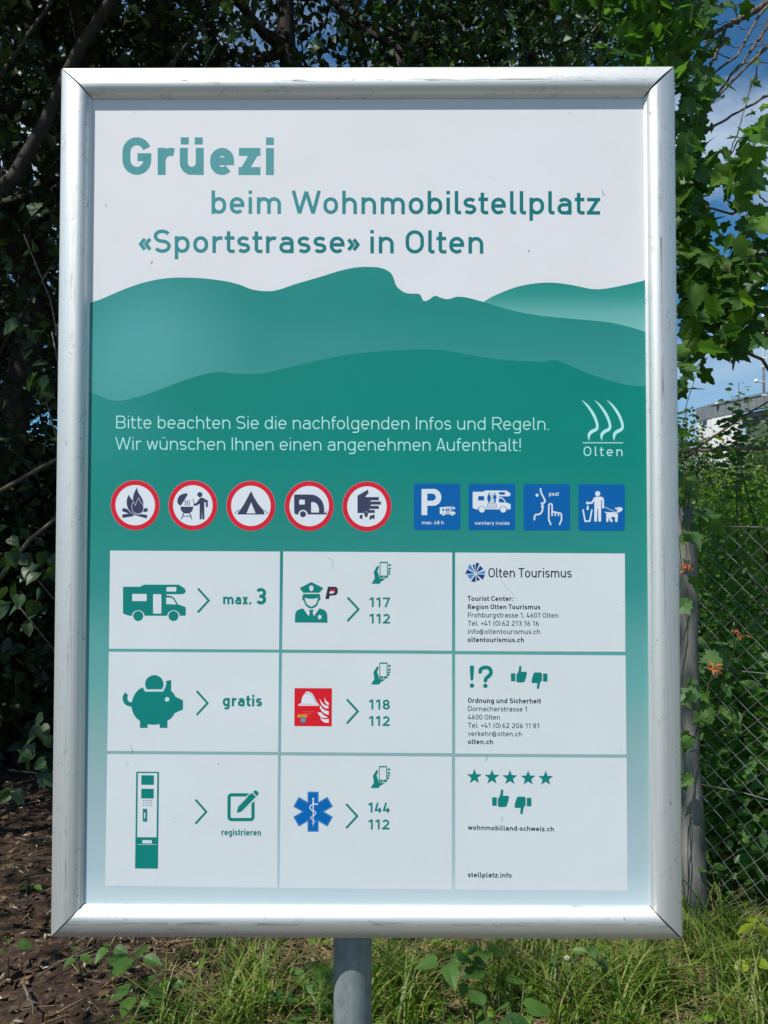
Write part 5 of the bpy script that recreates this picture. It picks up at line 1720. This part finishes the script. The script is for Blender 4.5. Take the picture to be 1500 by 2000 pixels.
# shrubs beyond the fence
keepf = lambda P: (P[:, 1] - FO.y) > ((P[:, 0] - FO.x) * -1.02 + .12)
ML_shrub = leaf_mat('leaf_shrub_bright', [(.11, .22, .03), (.16, .28, .04), (.12, .23, .035), (.24, .34, .07)], .45)  # leaf colours raised in place of the sunlight the maple blocks
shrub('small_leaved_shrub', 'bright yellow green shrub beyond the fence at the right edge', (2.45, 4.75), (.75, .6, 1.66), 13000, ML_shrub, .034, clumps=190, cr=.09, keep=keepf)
shrub('small_leaved_shrub', 'small leaved green bush beyond the fence close to the right frame bar', (1.75, 4.3), (.6, .5, 1.45), 9000, ML_bramble, .04, clumps=150, cr=.09, keep=keepf)
shrub('small_leaved_shrub', 'low green bramble just behind the wire mesh', (1.75, 3.45), (.55, .45, 1.05), 3600, ML_bramble, .065, OVATE, clumps=80, cr=.10, keep=keepf)
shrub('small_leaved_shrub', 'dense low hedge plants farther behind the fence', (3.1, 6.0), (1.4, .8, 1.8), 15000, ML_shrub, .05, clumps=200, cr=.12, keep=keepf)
shrub('small_leaved_shrub', 'dark green bush behind the weathered post', (1.45, 5.2), (.9, .7, 1.62), 9000, ML_bramble, .05, clumps=150, cr=.11, keep=keepf)
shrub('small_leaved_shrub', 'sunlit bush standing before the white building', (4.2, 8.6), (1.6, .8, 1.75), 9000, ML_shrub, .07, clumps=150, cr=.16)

# young sapling tips against the sky
for k, (px, y0, y1, d, lab) in enumerate(((1444, 790, 742, 5.0, 'thin sapling tip with a few leaves standing above the flat roof'), (1340, 870, 800, 5.2, 'thin leafy shoots beside the right frame bar below the sky gap'), (1432, 900, 805, 4.2, 'brownish green sapling in front of the white corner building'))):
    tp = at(px, y1, d)
    sp = empty('sapling', (tp.x, tp.y, float(ground_z(tp.x, tp.y))), lab, 'sapling', 'saplings beyond the fence')
    V, F = [], []
    pts = branch_pts((tp.x + .06, tp.y + .05, 0), tp, 9, .012)
    tube(V, F, pts, taper(.009, .002, len(pts)), 6)
    mesh_obj('stem', V, F, M_twig, sp, smooth=True)
    nn_ = (36, 60, 150)[k]
    zz0 = at(px, y0 + (40, 60, 80)[k], d).z
    for j in range(nn_):
        f = random.random()
        P = Vector((tp.x + random.gauss(0, .02 + (.012, .05, .07)[k] * (1 - f) * 2), tp.y + random.gauss(0, .05), zz0 + (tp.z - zz0) * f))
        a = random.uniform(0, 2 * math.pi)
        put_leaf('sapling_leaf', OVATE, ML_weedobj if k < 2 else ML_mapleobj, P, (math.cos(a), math.sin(a), .1), (random.gauss(0, .6), -.8, .4 + random.gauss(0, .3)), random.uniform(.035, .06), sp)

# ------------------------------------------------------------------ distant building
M_wall = noise_mat('white_render', [(0.3, (0.66, 0.66, 0.66)), (0.7, (0.76, 0.76, 0.75))], 1.2, rough=.9, bump=.1)
M_clad = noise_mat('grey_cladding', [(0.3, (0.15, 0.17, 0.18)), (0.7, (0.21, 0.23, 0.24))], 2, rough=.6, bump=.1)
M_clad2 = noise_mat('dark_facade', [(0.3, (0.06, 0.08, 0.085)), (0.7, (0.10, 0.12, 0.12))], 2, rough=.5, bump=.1)
M_glass = noise_mat('dark_glass', [(0.3, (0.02, 0.03, 0.035)), (0.7, (0.03, 0.04, 0.05))], 2, rough=.15, bump=0, spec=.8)
M_white = noise_mat('white_paint', [(0.3, (0.72, 0.72, 0.72)), (0.7, (0.8, 0.8, 0.8))], 5, rough=.5, bump=0)
K = at(1390, 800, 45.0); A0 = at(1361, 800, 46.6); R1 = at(1620, 800, 37.7)
zt = at(1390, 789, 45).z; zp = at(1390, 816, 45).z
bld = empty('building', (K.x, K.y, 0), 'white building with a grey flat roof parapet far beyond the fence', 'building')
def wallseg(name, a, b, z0, z1, th, mat, inward):
    d = Vector((b.x - a.x, b.y - a.y, 0)).normalized(); n_ = Vector((-d.y, d.x, 0)) * inward
    V = []
    for z in (z0, z1):
        for p_ in (a, b, b + n_ * th, a + n_ * th):
            V.append((p_.x, p_.y, z))
    F = [(0, 1, 5, 4), (1, 2, 6, 5), (2, 3, 7, 6), (3, 0, 4, 7), (4, 5, 6, 7), (3, 2, 1, 0)]
    return mesh_obj(name, V, F, mat, bld)
R0 = at(1418, 800, 43.6)
dK = Vector((R1.x - K.x, R1.y - K.y, 0)).normalized()
R0 = Vector((K.x, K.y, 0)) + dK * 2.0
K0 = Vector((K.x, K.y, 0)); A00 = Vector((A0.x, A0.y, 0)); R10 = Vector((R1.x, R1.y, 0))
wallseg('wall', A00, K0, 0, zp - .003, .3, M_wall, 1)
wallseg('wall', K0 + dK * .003, R0, 0, zp - .003, .3, M_wall, 1)
nb = Vector((-dK.y, dK.x, 0))
wallseg('facade', R0 + nb * .5, R10 + nb * .5, 0, zp - .003, .3, M_clad2, 1)
wallseg('parapet', A00 - dK * 0 + Vector((-.05, 0, 0)), K0 + Vector((-.03, -.05, 0)), zp, zt, .35, M_clad, 1)
Lr = (R10 - K0).length
np_ = 14
for k in range(np_):
    s0, s1 = Lr * k / np_, Lr * (k + 1) / np_ - .03
    wallseg('cladding_panel', K0 + dK * (s0 + .01) - nb * .03, K0 + dK * s1 - nb * .03, zp, zt - .12, .3, M_clad, 1)
wallseg('coping', K0 - nb * .08, R10 - nb * .08, zt - .115, zt, .5, M_clad, 1)
wallseg('roof', A00 + dK * .3, A00 + dK * (Lr + .3), zp - .3, zp - .05, 3, M_clad, 1)
dA = (K0 - A00).normalized(); nA = Vector((-dA.y, dA.x, 0))
La = (K0 - A00).length
wz = at(1375, 828, 46).z
wallseg('window', A00 + dA * (La * .42) - nA * .03, A00 + dA * (La * .68) - nA * .03, wz - .14, wz + .14, .06, M_glass, 1)
wallseg('window_sill', A00 + dA * (La * .38) - nA * .08, A00 + dA * (La * .72) - nA * .08, wz - .19, wz - .145, .1, M_white, 1)
for k in range(5):
    s0 = 2.8 + k * 1.6
    if s0 + 1.2 < Lr:
        wallseg('window', K0 + dK * s0 + nb * .45, K0 + dK * (s0 + 1.2) + nb * .45, 5.2, 6.8, .06, M_glass, 1)
# roof lamp
rl = at(1400, 787, 44.4)
V, F = [], []
tube(V, F, [(rl.x, rl.y, zt), (rl.x, rl.y, rl.z - .10)], .1, 12)
mesh_obj('vent_pipe', V, F, M_clad, bld, smooth=True)
lampm = bpy.data.meshes.new('vent_dome')
V, F = [], []
tube(V, F, [(rl.x, rl.y, rl.z - .14 + .3 * q_) for q_ in (.1, .2, .4, .55, .65)], [.07, .10, .11, .08, .02], 14)
mesh_obj('vent_dome', V, F, M_white, bld, smooth=True)
# mast with dish
ms = at(1492, 760, 40.5)
V, F = [], []
tube(V, F, [(ms.x, ms.y, zt - .2), (ms.x, ms.y, at(1492, 560, 40.5).z)], [.07, .045], 10)
mesh_obj('mast', V, F, M_white, bld, smooth=True)
V, F = [], []
tube(V, F, [at(1492, 747, 40.4), at(1479, 745, 40.2)], .04, 6)
mesh_obj('mast_arm', V, F, M_white, bld)
ds = at(1477, 744, 40.1)
V, F = [], []
tube(V, F, [ds + Vector((0, -.07, 0)), ds + Vector((0, -.05, 0)), ds, ds + Vector((0, .05, 0))], [.03, .09, .11, .09], 16)
mesh_obj('dish', V, F, M_white, bld, smooth=True)
for zz in (716, 700, 772):
    V, F = [], []
    tube(V, F, [at(1486, zz, 40.4), at(1499, zz, 40.4)], .035, 6)
    mesh_obj('mast_rung', V, F, M_white, bld)

# trees by the building
ML_far = leaf_mat('leaf_far', [(.05, .095, .03), (.07, .125, .035), (.10, .15, .05), (.06, .11, .04)], .3)
def far_tree(label, px, d, top, r, n, leaf, nm='far_tree'):
    c = at(px, 900, d); zt_ = at(px, top, d).z
    base = (c.x, c.y)
    root = empty(nm, (c.x, c.y, 0), label, 'tree', 'far trees by the white building')
    V, F = [], []
    tube(V, F, [(c.x, c.y, -.2), (c.x, c.y, zt_ * .7)], [.22, .1], 8)
    mesh_obj('trunk', V, F, M_bark, root, smooth=True)
    C = ellipsoid(110, (c.x, c.y, zt_ * .55), (r, r * .8, zt_ * .47), .3)
    P, _ = clumped(n, C, .38, .8)
    tip, nrm = leaf_dirs(n)
    leaf_cloud('crown', QUADL, P, tip, nrm, leaf * (.6 + .8 * rng.random(n)), ML_far, root, kind='stuff')
far_tree('round green tree left of the white building, far off', 1338, 30, 842, 1.5, 6000, .17)
far_tree('light green tree covering the foot of the white building', 1425, 26, 912, 1.2, 5000, .15)
far_tree('tree with thin crown in front of the dark facade, right edge', 1478, 24, 850, 1.0, 3200, .14)
far_tree('wide tree beyond the right edge of the photo', 1600, 27, 800, 3.0, 9000, .17)
nW = 9000
P = np.stack([rng.uniform(14, 70, nW), rng.uniform(50, 56, nW), np.zeros(nW)], 1)
P[:, 2] = rng.random(nW) * (4.5 + 1.2 * np.sin(P[:, 0] * .7))
tip, nrm = leaf_dirs(nW)
leaf_cloud('far_treeline', QUADL, P, tip, nrm, .7 * (.6 + .8 * rng.random(nW)), ML_far, kind='stuff', label='distant line of trees on the horizon right of the board', cat='trees')

# ------------------------------------------------------------------ litter, grass, weeds
def flat_scatter(n, xr, yr, dens=None):
    x = rng.uniform(*xr, n); y = rng.uniform(*yr, n)
    if dens is not None:
        k = rng.random(n) < dens(x, y); x, y = x[k], y[k]
    return x, y, ground_z(x, y)


ML_litter = leaf_mat('dead_leaf', [(.03, .019, .013), (.075, .046, .030), (.13, .083, .048), (.05, .033, .023), (.20, .14, .085)], .1, rough=.8, tcol=(1, .8, .6))
ML_chip = leaf_mat('wood_chip', [(.30, .27, .22), (.42, .39, .33), (.22, .19, .15)], .05, rough=.8, tcol=(1, 1, 1))
ML_straw = leaf_mat('dry_straw', [(.36, .27, .13), (.48, .38, .20), (.26, .19, .10), (.56, .47, .28)], .15, rough=.7, tcol=(1, 1, .8))
ML_grass = leaf_mat('grass_blade', [(.09, .17, .03), (.13, .22, .035), (.18, .27, .05), (.30, .30, .11), (.11, .17, .045)], .42)

x, y, z = flat_scatter(34000, (-4.2, 3.0), (1.9, 7.5), lambda x, y: np.clip(1.1 - .35 * (x + .9), .25, 1) * np.clip((8.5 - y) / 5, .2, 1))
n = len(x)
a = rng.random(n) * 2 * np.pi
tip = np.stack([np.cos(a), np.sin(a), .35 * rng.standard_normal(n)], 1); nrm = np.stack([.6 * rng.standard_normal(n), .6 * rng.standard_normal(n), np.ones(n)], 1)
leaf_cloud('leaf_litter', OVATE, np.stack([x, y, z + .004 + .012 * rng.random(n)], 1), tip, nrm, .010 + .042 * rng.random(n) ** 2.2, ML_litter, kind='stuff', label='brown dead leaves and bark crumbs on the bare soil', cat='leaf litter')
x, y, z = flat_scatter(5500, (-3.5, .6), (1.9, 6.0), lambda x, y: np.clip(1 - .6 * (x + 1.0), .08, 1))
n = len(x)
a = rng.random(n) * 2 * np.pi
tip = np.stack([np.cos(a), np.sin(a), .3 * rng.standard_normal(n)], 1); nrm = np.stack([.5 * rng.standard_normal(n), .5 * rng.standard_normal(n), np.ones(n)], 1)
leaf_cloud('wood_chips', NARROW, np.stack([x, y, z + .014 + .006 * rng.random(n)], 1), tip, nrm, .007 + .026 * rng.random(n) ** 2.2, ML_chip, kind='stuff', label='pale wood chips scattered over the dark mulch', cat='wood chips')


def blades(name, x, y, h, w, bend, mat, label, cat, lean=None, flat=False):
    n = len(x)
    z = ground_z(x, y)
    a = rng.random(n) * 2 * np.pi
    dirx, diry = np.cos(a), np.sin(a)
    K_ = 4
    V = np.zeros((n, 2 * K_ + 1, 3))
    for k in range(K_ + 1):
        f = k / K_
        ho = h * bend * f ** 2
        up = h * (f - .35 * bend * f ** 2.2) if not flat else .02 + .03 * h * np.sin(f * 3)
        if flat: ho = h * f
        px_ = x + dirx * ho; py_ = y + diry * ho; pz_ = z + up - .01
        ww = w * (1 - f) ** .6 * .5 if k else w * .4
        if k == K_:
            V[:, 2 * K_, 0], V[:, 2 * K_, 1], V[:, 2 * K_, 2] = px_, py_, pz_
        else:
            V[:, 2 * k, 0], V[:, 2 * k, 1], V[:, 2 * k, 2] = px_ - diry * ww, py_ + dirx * ww, pz_
            V[:, 2 * k + 1, 0], V[:, 2 * k + 1, 1], V[:, 2 * k + 1, 2] = px_ + diry * ww, py_ - dirx * ww, pz_
    quads_ = np.array([(2 * k, 2 * k + 1, 2 * k + 3, 2 * k + 2) for k in range(K_ - 1)])
    tri = np.array([(2 * K_ - 2, 2 * K_ - 1, 2 * K_)])
    base = (np.arange(n) * (2 * K_ + 1))[:, None, None]
    lq = (quads_[None] + base).reshape(n, -1); lt = (tri[None] + base).reshape(n, -1)
    loops = np.concatenate([lq, lt], 1).ravel()
    sizes = np.tile([4] * (K_ - 1) + [3], n)
    return np_mesh(name, V.reshape(-1, 3), loops, sizes, mat, attr=np.repeat(rng.random(n), K_), kind='stuff', label=label, cat=cat)


def tufts(n, cx, cy, sig):
    k = rng.integers(0, len(cx), n)
    return cx[k] + rng.standard_normal(n) * sig, cy[k] + rng.standard_normal(n) * sig


# tufts concentrated where the photograph shows grass: middle and right
tx = rng.uniform(-1.4, 3.0, 900); ty = rng.uniform(1.8, 5.2, 900)
dens = np.clip((tx + 1.0) / 1.1, .03, 1) * (np.where(ty < 3.6, 1, .6))
kk = rng.random(900) < dens * .55
tx, ty = tx[kk], ty[kk]
x, y = tufts(4800, tx, ty, .055)
kp = y > 1.45
x, y = x[kp], y[kp]; n = len(x)
blades('grass', x, y, .04 + .15 * rng.random(n) ** 1.8, .0035 + .0055 * rng.random(n), .25 + .7 * rng.random(n), ML_grass, 'green grass tufts on the ground below and right of the board', 'grass')
# long arching blades, two dense tufts right and left of the post, and by the fence foot
cx_, cy_ = [], []
for px, py in ((470, 1890), (505, 1930), (440, 1975), (1180, 1900), (1230, 1880), (1290, 1900), (1420, 1840), (1470, 1880), (1480, 1960), (1240, 1970), (800, 1950), (1060, 1900), (1110, 1950), (700, 1960), (1440, 1600), (1470, 1560), (1400, 1650), (1385, 1780), (1490, 1700), (1000, 1900), (760, 1900), (330, 1980)):
    d_ = 1.55 * FP / max(300, (py + 40 - 1041))
    p_ = at(px, py + 40, d_); cx_.append(p_.x); cy_.append(p_.y)
x, y = tufts(1500, np.array(cx_), np.array(cy_), .05)
n = len(x)
blades('tall_grass', x, y, .12 + .22 * rng.random(n), .006 + .005 * rng.random(n), .5 + .6 * rng.random(n), ML_grass, 'long arching grass blades along the fence foot and round the post', 'grass')
x, y, z = flat_scatter(19000, (-2.2, 2.6), (1.9, 4.4), lambda x, y: np.clip((x + 1.2) / 1.2, .05, 1))
blades('dry_grass', x, y, .03 + .12 * rng.random(len(x)), .0018 + .0022 * rng.random(len(x)), np.ones(len(x)), ML_straw, 'matted dry straw lying between the green tufts', 'dry grass', flat=True)
x, y, z = flat_scatter(9000, (-1.0, 3.2), (1.9, 5.0), lambda x, y: np.clip((x + .9) / 1.2, .05, 1))
n = len(x)
tip, nrm = leaf_dirs(n, -.1, 1.2, .4)
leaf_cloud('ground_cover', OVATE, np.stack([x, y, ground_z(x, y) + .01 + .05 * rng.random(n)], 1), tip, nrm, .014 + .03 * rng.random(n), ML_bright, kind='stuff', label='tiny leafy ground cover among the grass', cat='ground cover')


def gpt(px, py):
    """ground point under a photo pixel"""
    v = at(px, py, 3.0); d = v - Vector((0, 0, CAMZ)); t = -CAMZ / d.z
    return Vector((d.x * t, d.y * t, 0))


# fallen twigs
for k, (a, b, r_, lab) in enumerate((((72, 1925), (330, 1800), .0035, 'long thin bent twig lying on the mulch near the left corner'), ((45, 1940), (65, 1998), .005, 'short brown stick lying at the bottom left corner'),
                                      ((130, 1870), (165, 1830), .0025, 'straight thin twig left of the lower frame corner'), ((170, 1885), (290, 1870), .003, 'pale dry stalk lying flat on the dark soil'))):
    A_, B_ = gpt(*a), gpt(*b)
    o = empty('fallen_twig', (A_.x, A_.y, 0), lab, 'twig', 'twigs fallen on the mulch')
    V, F = [], []
    pts = branch_pts(A_ + Vector((0, 0, .03)), B_ + Vector((0, 0, .03)), 7, .05, .04)
    tube(V, F, pts, taper(r_, r_ * .5, len(pts)), 6)
    mesh_obj('stick', V, F, M_twig, o, smooth=True)
    V, F = [], []
    tube(V, F, branch_pts(pts[4], pts[4] + Vector((.05, -.04, .01)), 3, .1), taper(r_ * .5, r_ * .3, 4), 5)
    mesh_obj('side_twig', V, F, M_twig, o, smooth=True)

# broad leaved weeds: photo column, row of the leaves, height above ground, leaf size, count, shape, label
weeds = [(264, 1870, .16, .085, 4, 'O', 'drooping broadleaf weed under the left part of the lower frame bar'),
         (263, 1940, .08, .075, 5, 'O', 'dark green leafy weed on the mulch, lowest at the left'),
         (217, 1848, .12, .05, 3, 'H', 'small heart leaved weed just below the lower left frame corner'),
         (150, 1862, .08, .045, 3, 'H', 'single dim seedling left of the lower frame corner'),
         (335, 1922, .07, .04, 6, 'H', 'low round leaved seedling between mulch and grass'),
         (292, 1952, .06, .035, 5, 'H', 'tiny seedlings beside the dark leafy weed'),
         (872, 1884, .22, .065, 4, 'H', 'heart leaved weed with an insect hole right of the post'),
         (912, 1892, .18, .06, 4, 'H', 'bright weed close behind the holed heart leaf'),
         (940, 1850, .26, .06, 4, 'H', 'tall weed with round leaves touching the lower frame bar'),
         (972, 1904, .17, .075, 2, 'O', 'weed with one large pale green upright leaf'),
         (950, 1985, .16, .10, 3, 'O', 'big dark leaved dock at the bottom edge right of the post'),
         (1000, 1992, .15, .085, 3, 'H', 'dark glossy leaf pair at the bottom edge of the photo'),
         (1086, 1882, .18, .045, 3, 'O', 'soft green weed beside the clover flower'),
         (1160, 1856, .24, .05, 4, 'O', 'dim weed under the lower frame bar, right part'),
         (1180, 1896, .16, .035, 6, 'O', 'weed with a top rosette of small pointed leaves'),
         (1484, 1806, .20, .075, 4, 'O', 'yellow green sunlit weed at the right edge'),
         (1470, 1875, .10, .05, 4, 'H', 'low yellowish weed at the right edge below the larger one'),
         (1380, 1690, .22, .055, 6, 'O', 'leafy weed at the fence foot beside the weathered post'),
         (1395, 1470, .50, .060, 9, 'O', 'tall leafy weed behind the wire mesh next to the post'),
         (1450, 1420, .55, .055, 10, 'H', 'tall round leaved weed behind the wire mesh, right of centre'),
         (18, 1842, .10, .06, 3, 'H', 'bright heart shaped seedling at the left edge'),
         (60, 1730, .05, .04, 3, 'O', 'small dim seedling among the dead leaves at far left')]
for px, py, hh, ls, cnt, shp, lab in weeds:
    d_ = (CAMZ - hh) * FP / (py - 1041)
    c = at(px, py, d_)
    root = empty('broadleaf_weed', (c.x, c.y, float(ground_z(c.x, c.y))), lab, 'weed', 'broad leaved weeds on the ground')
    V, F = [], []
    V0 = Vector((c.x + random.gauss(0, .01), c.y + random.gauss(0, .01), 0.0))
    tube(V, F, branch_pts(V0, c, 5, .05), taper(.0028, .0015, 6), 5)
    ysp = 'yellow' in lab
    for k in range(cnt):
        a = 2 * math.pi * (k / cnt) + random.uniform(-.4, .4)
        rad = ls * random.uniform(.2, .55)
        zc_ = c.z + random.uniform(-.35, .15) * hh * .6
        st_ = Vector((c.x, c.y, zc_ - .01))
        P = Vector((c.x + math.cos(a) * rad, c.y + math.sin(a) * rad, zc_ + random.uniform(-.005, .02)))
        tube(V, F, [st_, P], [.0012, .001], 4)
        tip = (math.cos(a), math.sin(a), random.uniform(-.5, .25))
        nrm = (random.gauss(0, .25), -.35 + random.gauss(0, .2), 1)
        put_leaf('weed_leaf_' + shp + ('y' if ysp else ''), OVATE if shp == 'O' else HEART, leaf_weed_y if (ysp and 'leaf_weed_y' in globals()) else ML_weedobj, P, tip, nrm, ls * random.uniform(.75, 1.15), root)
    mesh_obj('stem', V, F, M_stem, root, smooth=True)

# dandelion rosette left of the post, with toothed leaves
c = gpt(622, 1975)
dn = empty('dandelion', (c.x, c.y, float(ground_z(c.x, c.y))), 'dandelion plant with toothed leaves left of the grey post', 'plant')
TOOTH = fan(mirror_outline([(0, 0), (.03, .1), (.10, .2), (.04, .24), (.13, .38), (.05, .40), (.16, .56), (.07, .58), (.16, .74), (.12, .86), (0, 1.0)]), (0, .5), .25, .35)
for k in range(13):
    a = random.uniform(0, 2 * math.pi)
    put_leaf('toothed_leaf', TOOTH, ML_weedobj, c + Vector((math.cos(a) * .01, math.sin(a) * .01, .015)), (math.cos(a), math.sin(a), random.uniform(.3, 1.3)), (-math.cos(a) * .5, -math.sin(a) * .5 - .2, 1), random.uniform(.12, .2), dn)
# clover flower
cf = at(1107, 1873, (CAMZ - .2) * FP / (1873 - 1041))
cl_ = empty('clover_flower', (cf.x, cf.y, 0), 'single fading white clover flower standing in the grass', 'flower')
V, F = [], []
tube(V, F, branch_pts((cf.x + .01, cf.y, -.01), cf, 5, .04), .0014, 5)
mesh_obj('stem', V, F, M_stem, cl_, smooth=True)
V, F = [], []
for k in range(46):
    v = Vector((random.gauss(0, 1), random.gauss(0, 1), abs(random.gauss(0, 1)) * 1.1)).normalized()
    tube(V, F, [cf + v * .002, cf + v * random.uniform(.009, .012)], [.0014, .0007], 4)
mesh_obj('flower_head', V, F, noise_mat('clover_petal', [(0.3, (0.35, 0.30, 0.22)), (0.7, (0.6, 0.58, 0.48))], 200, bump=0), cl_)
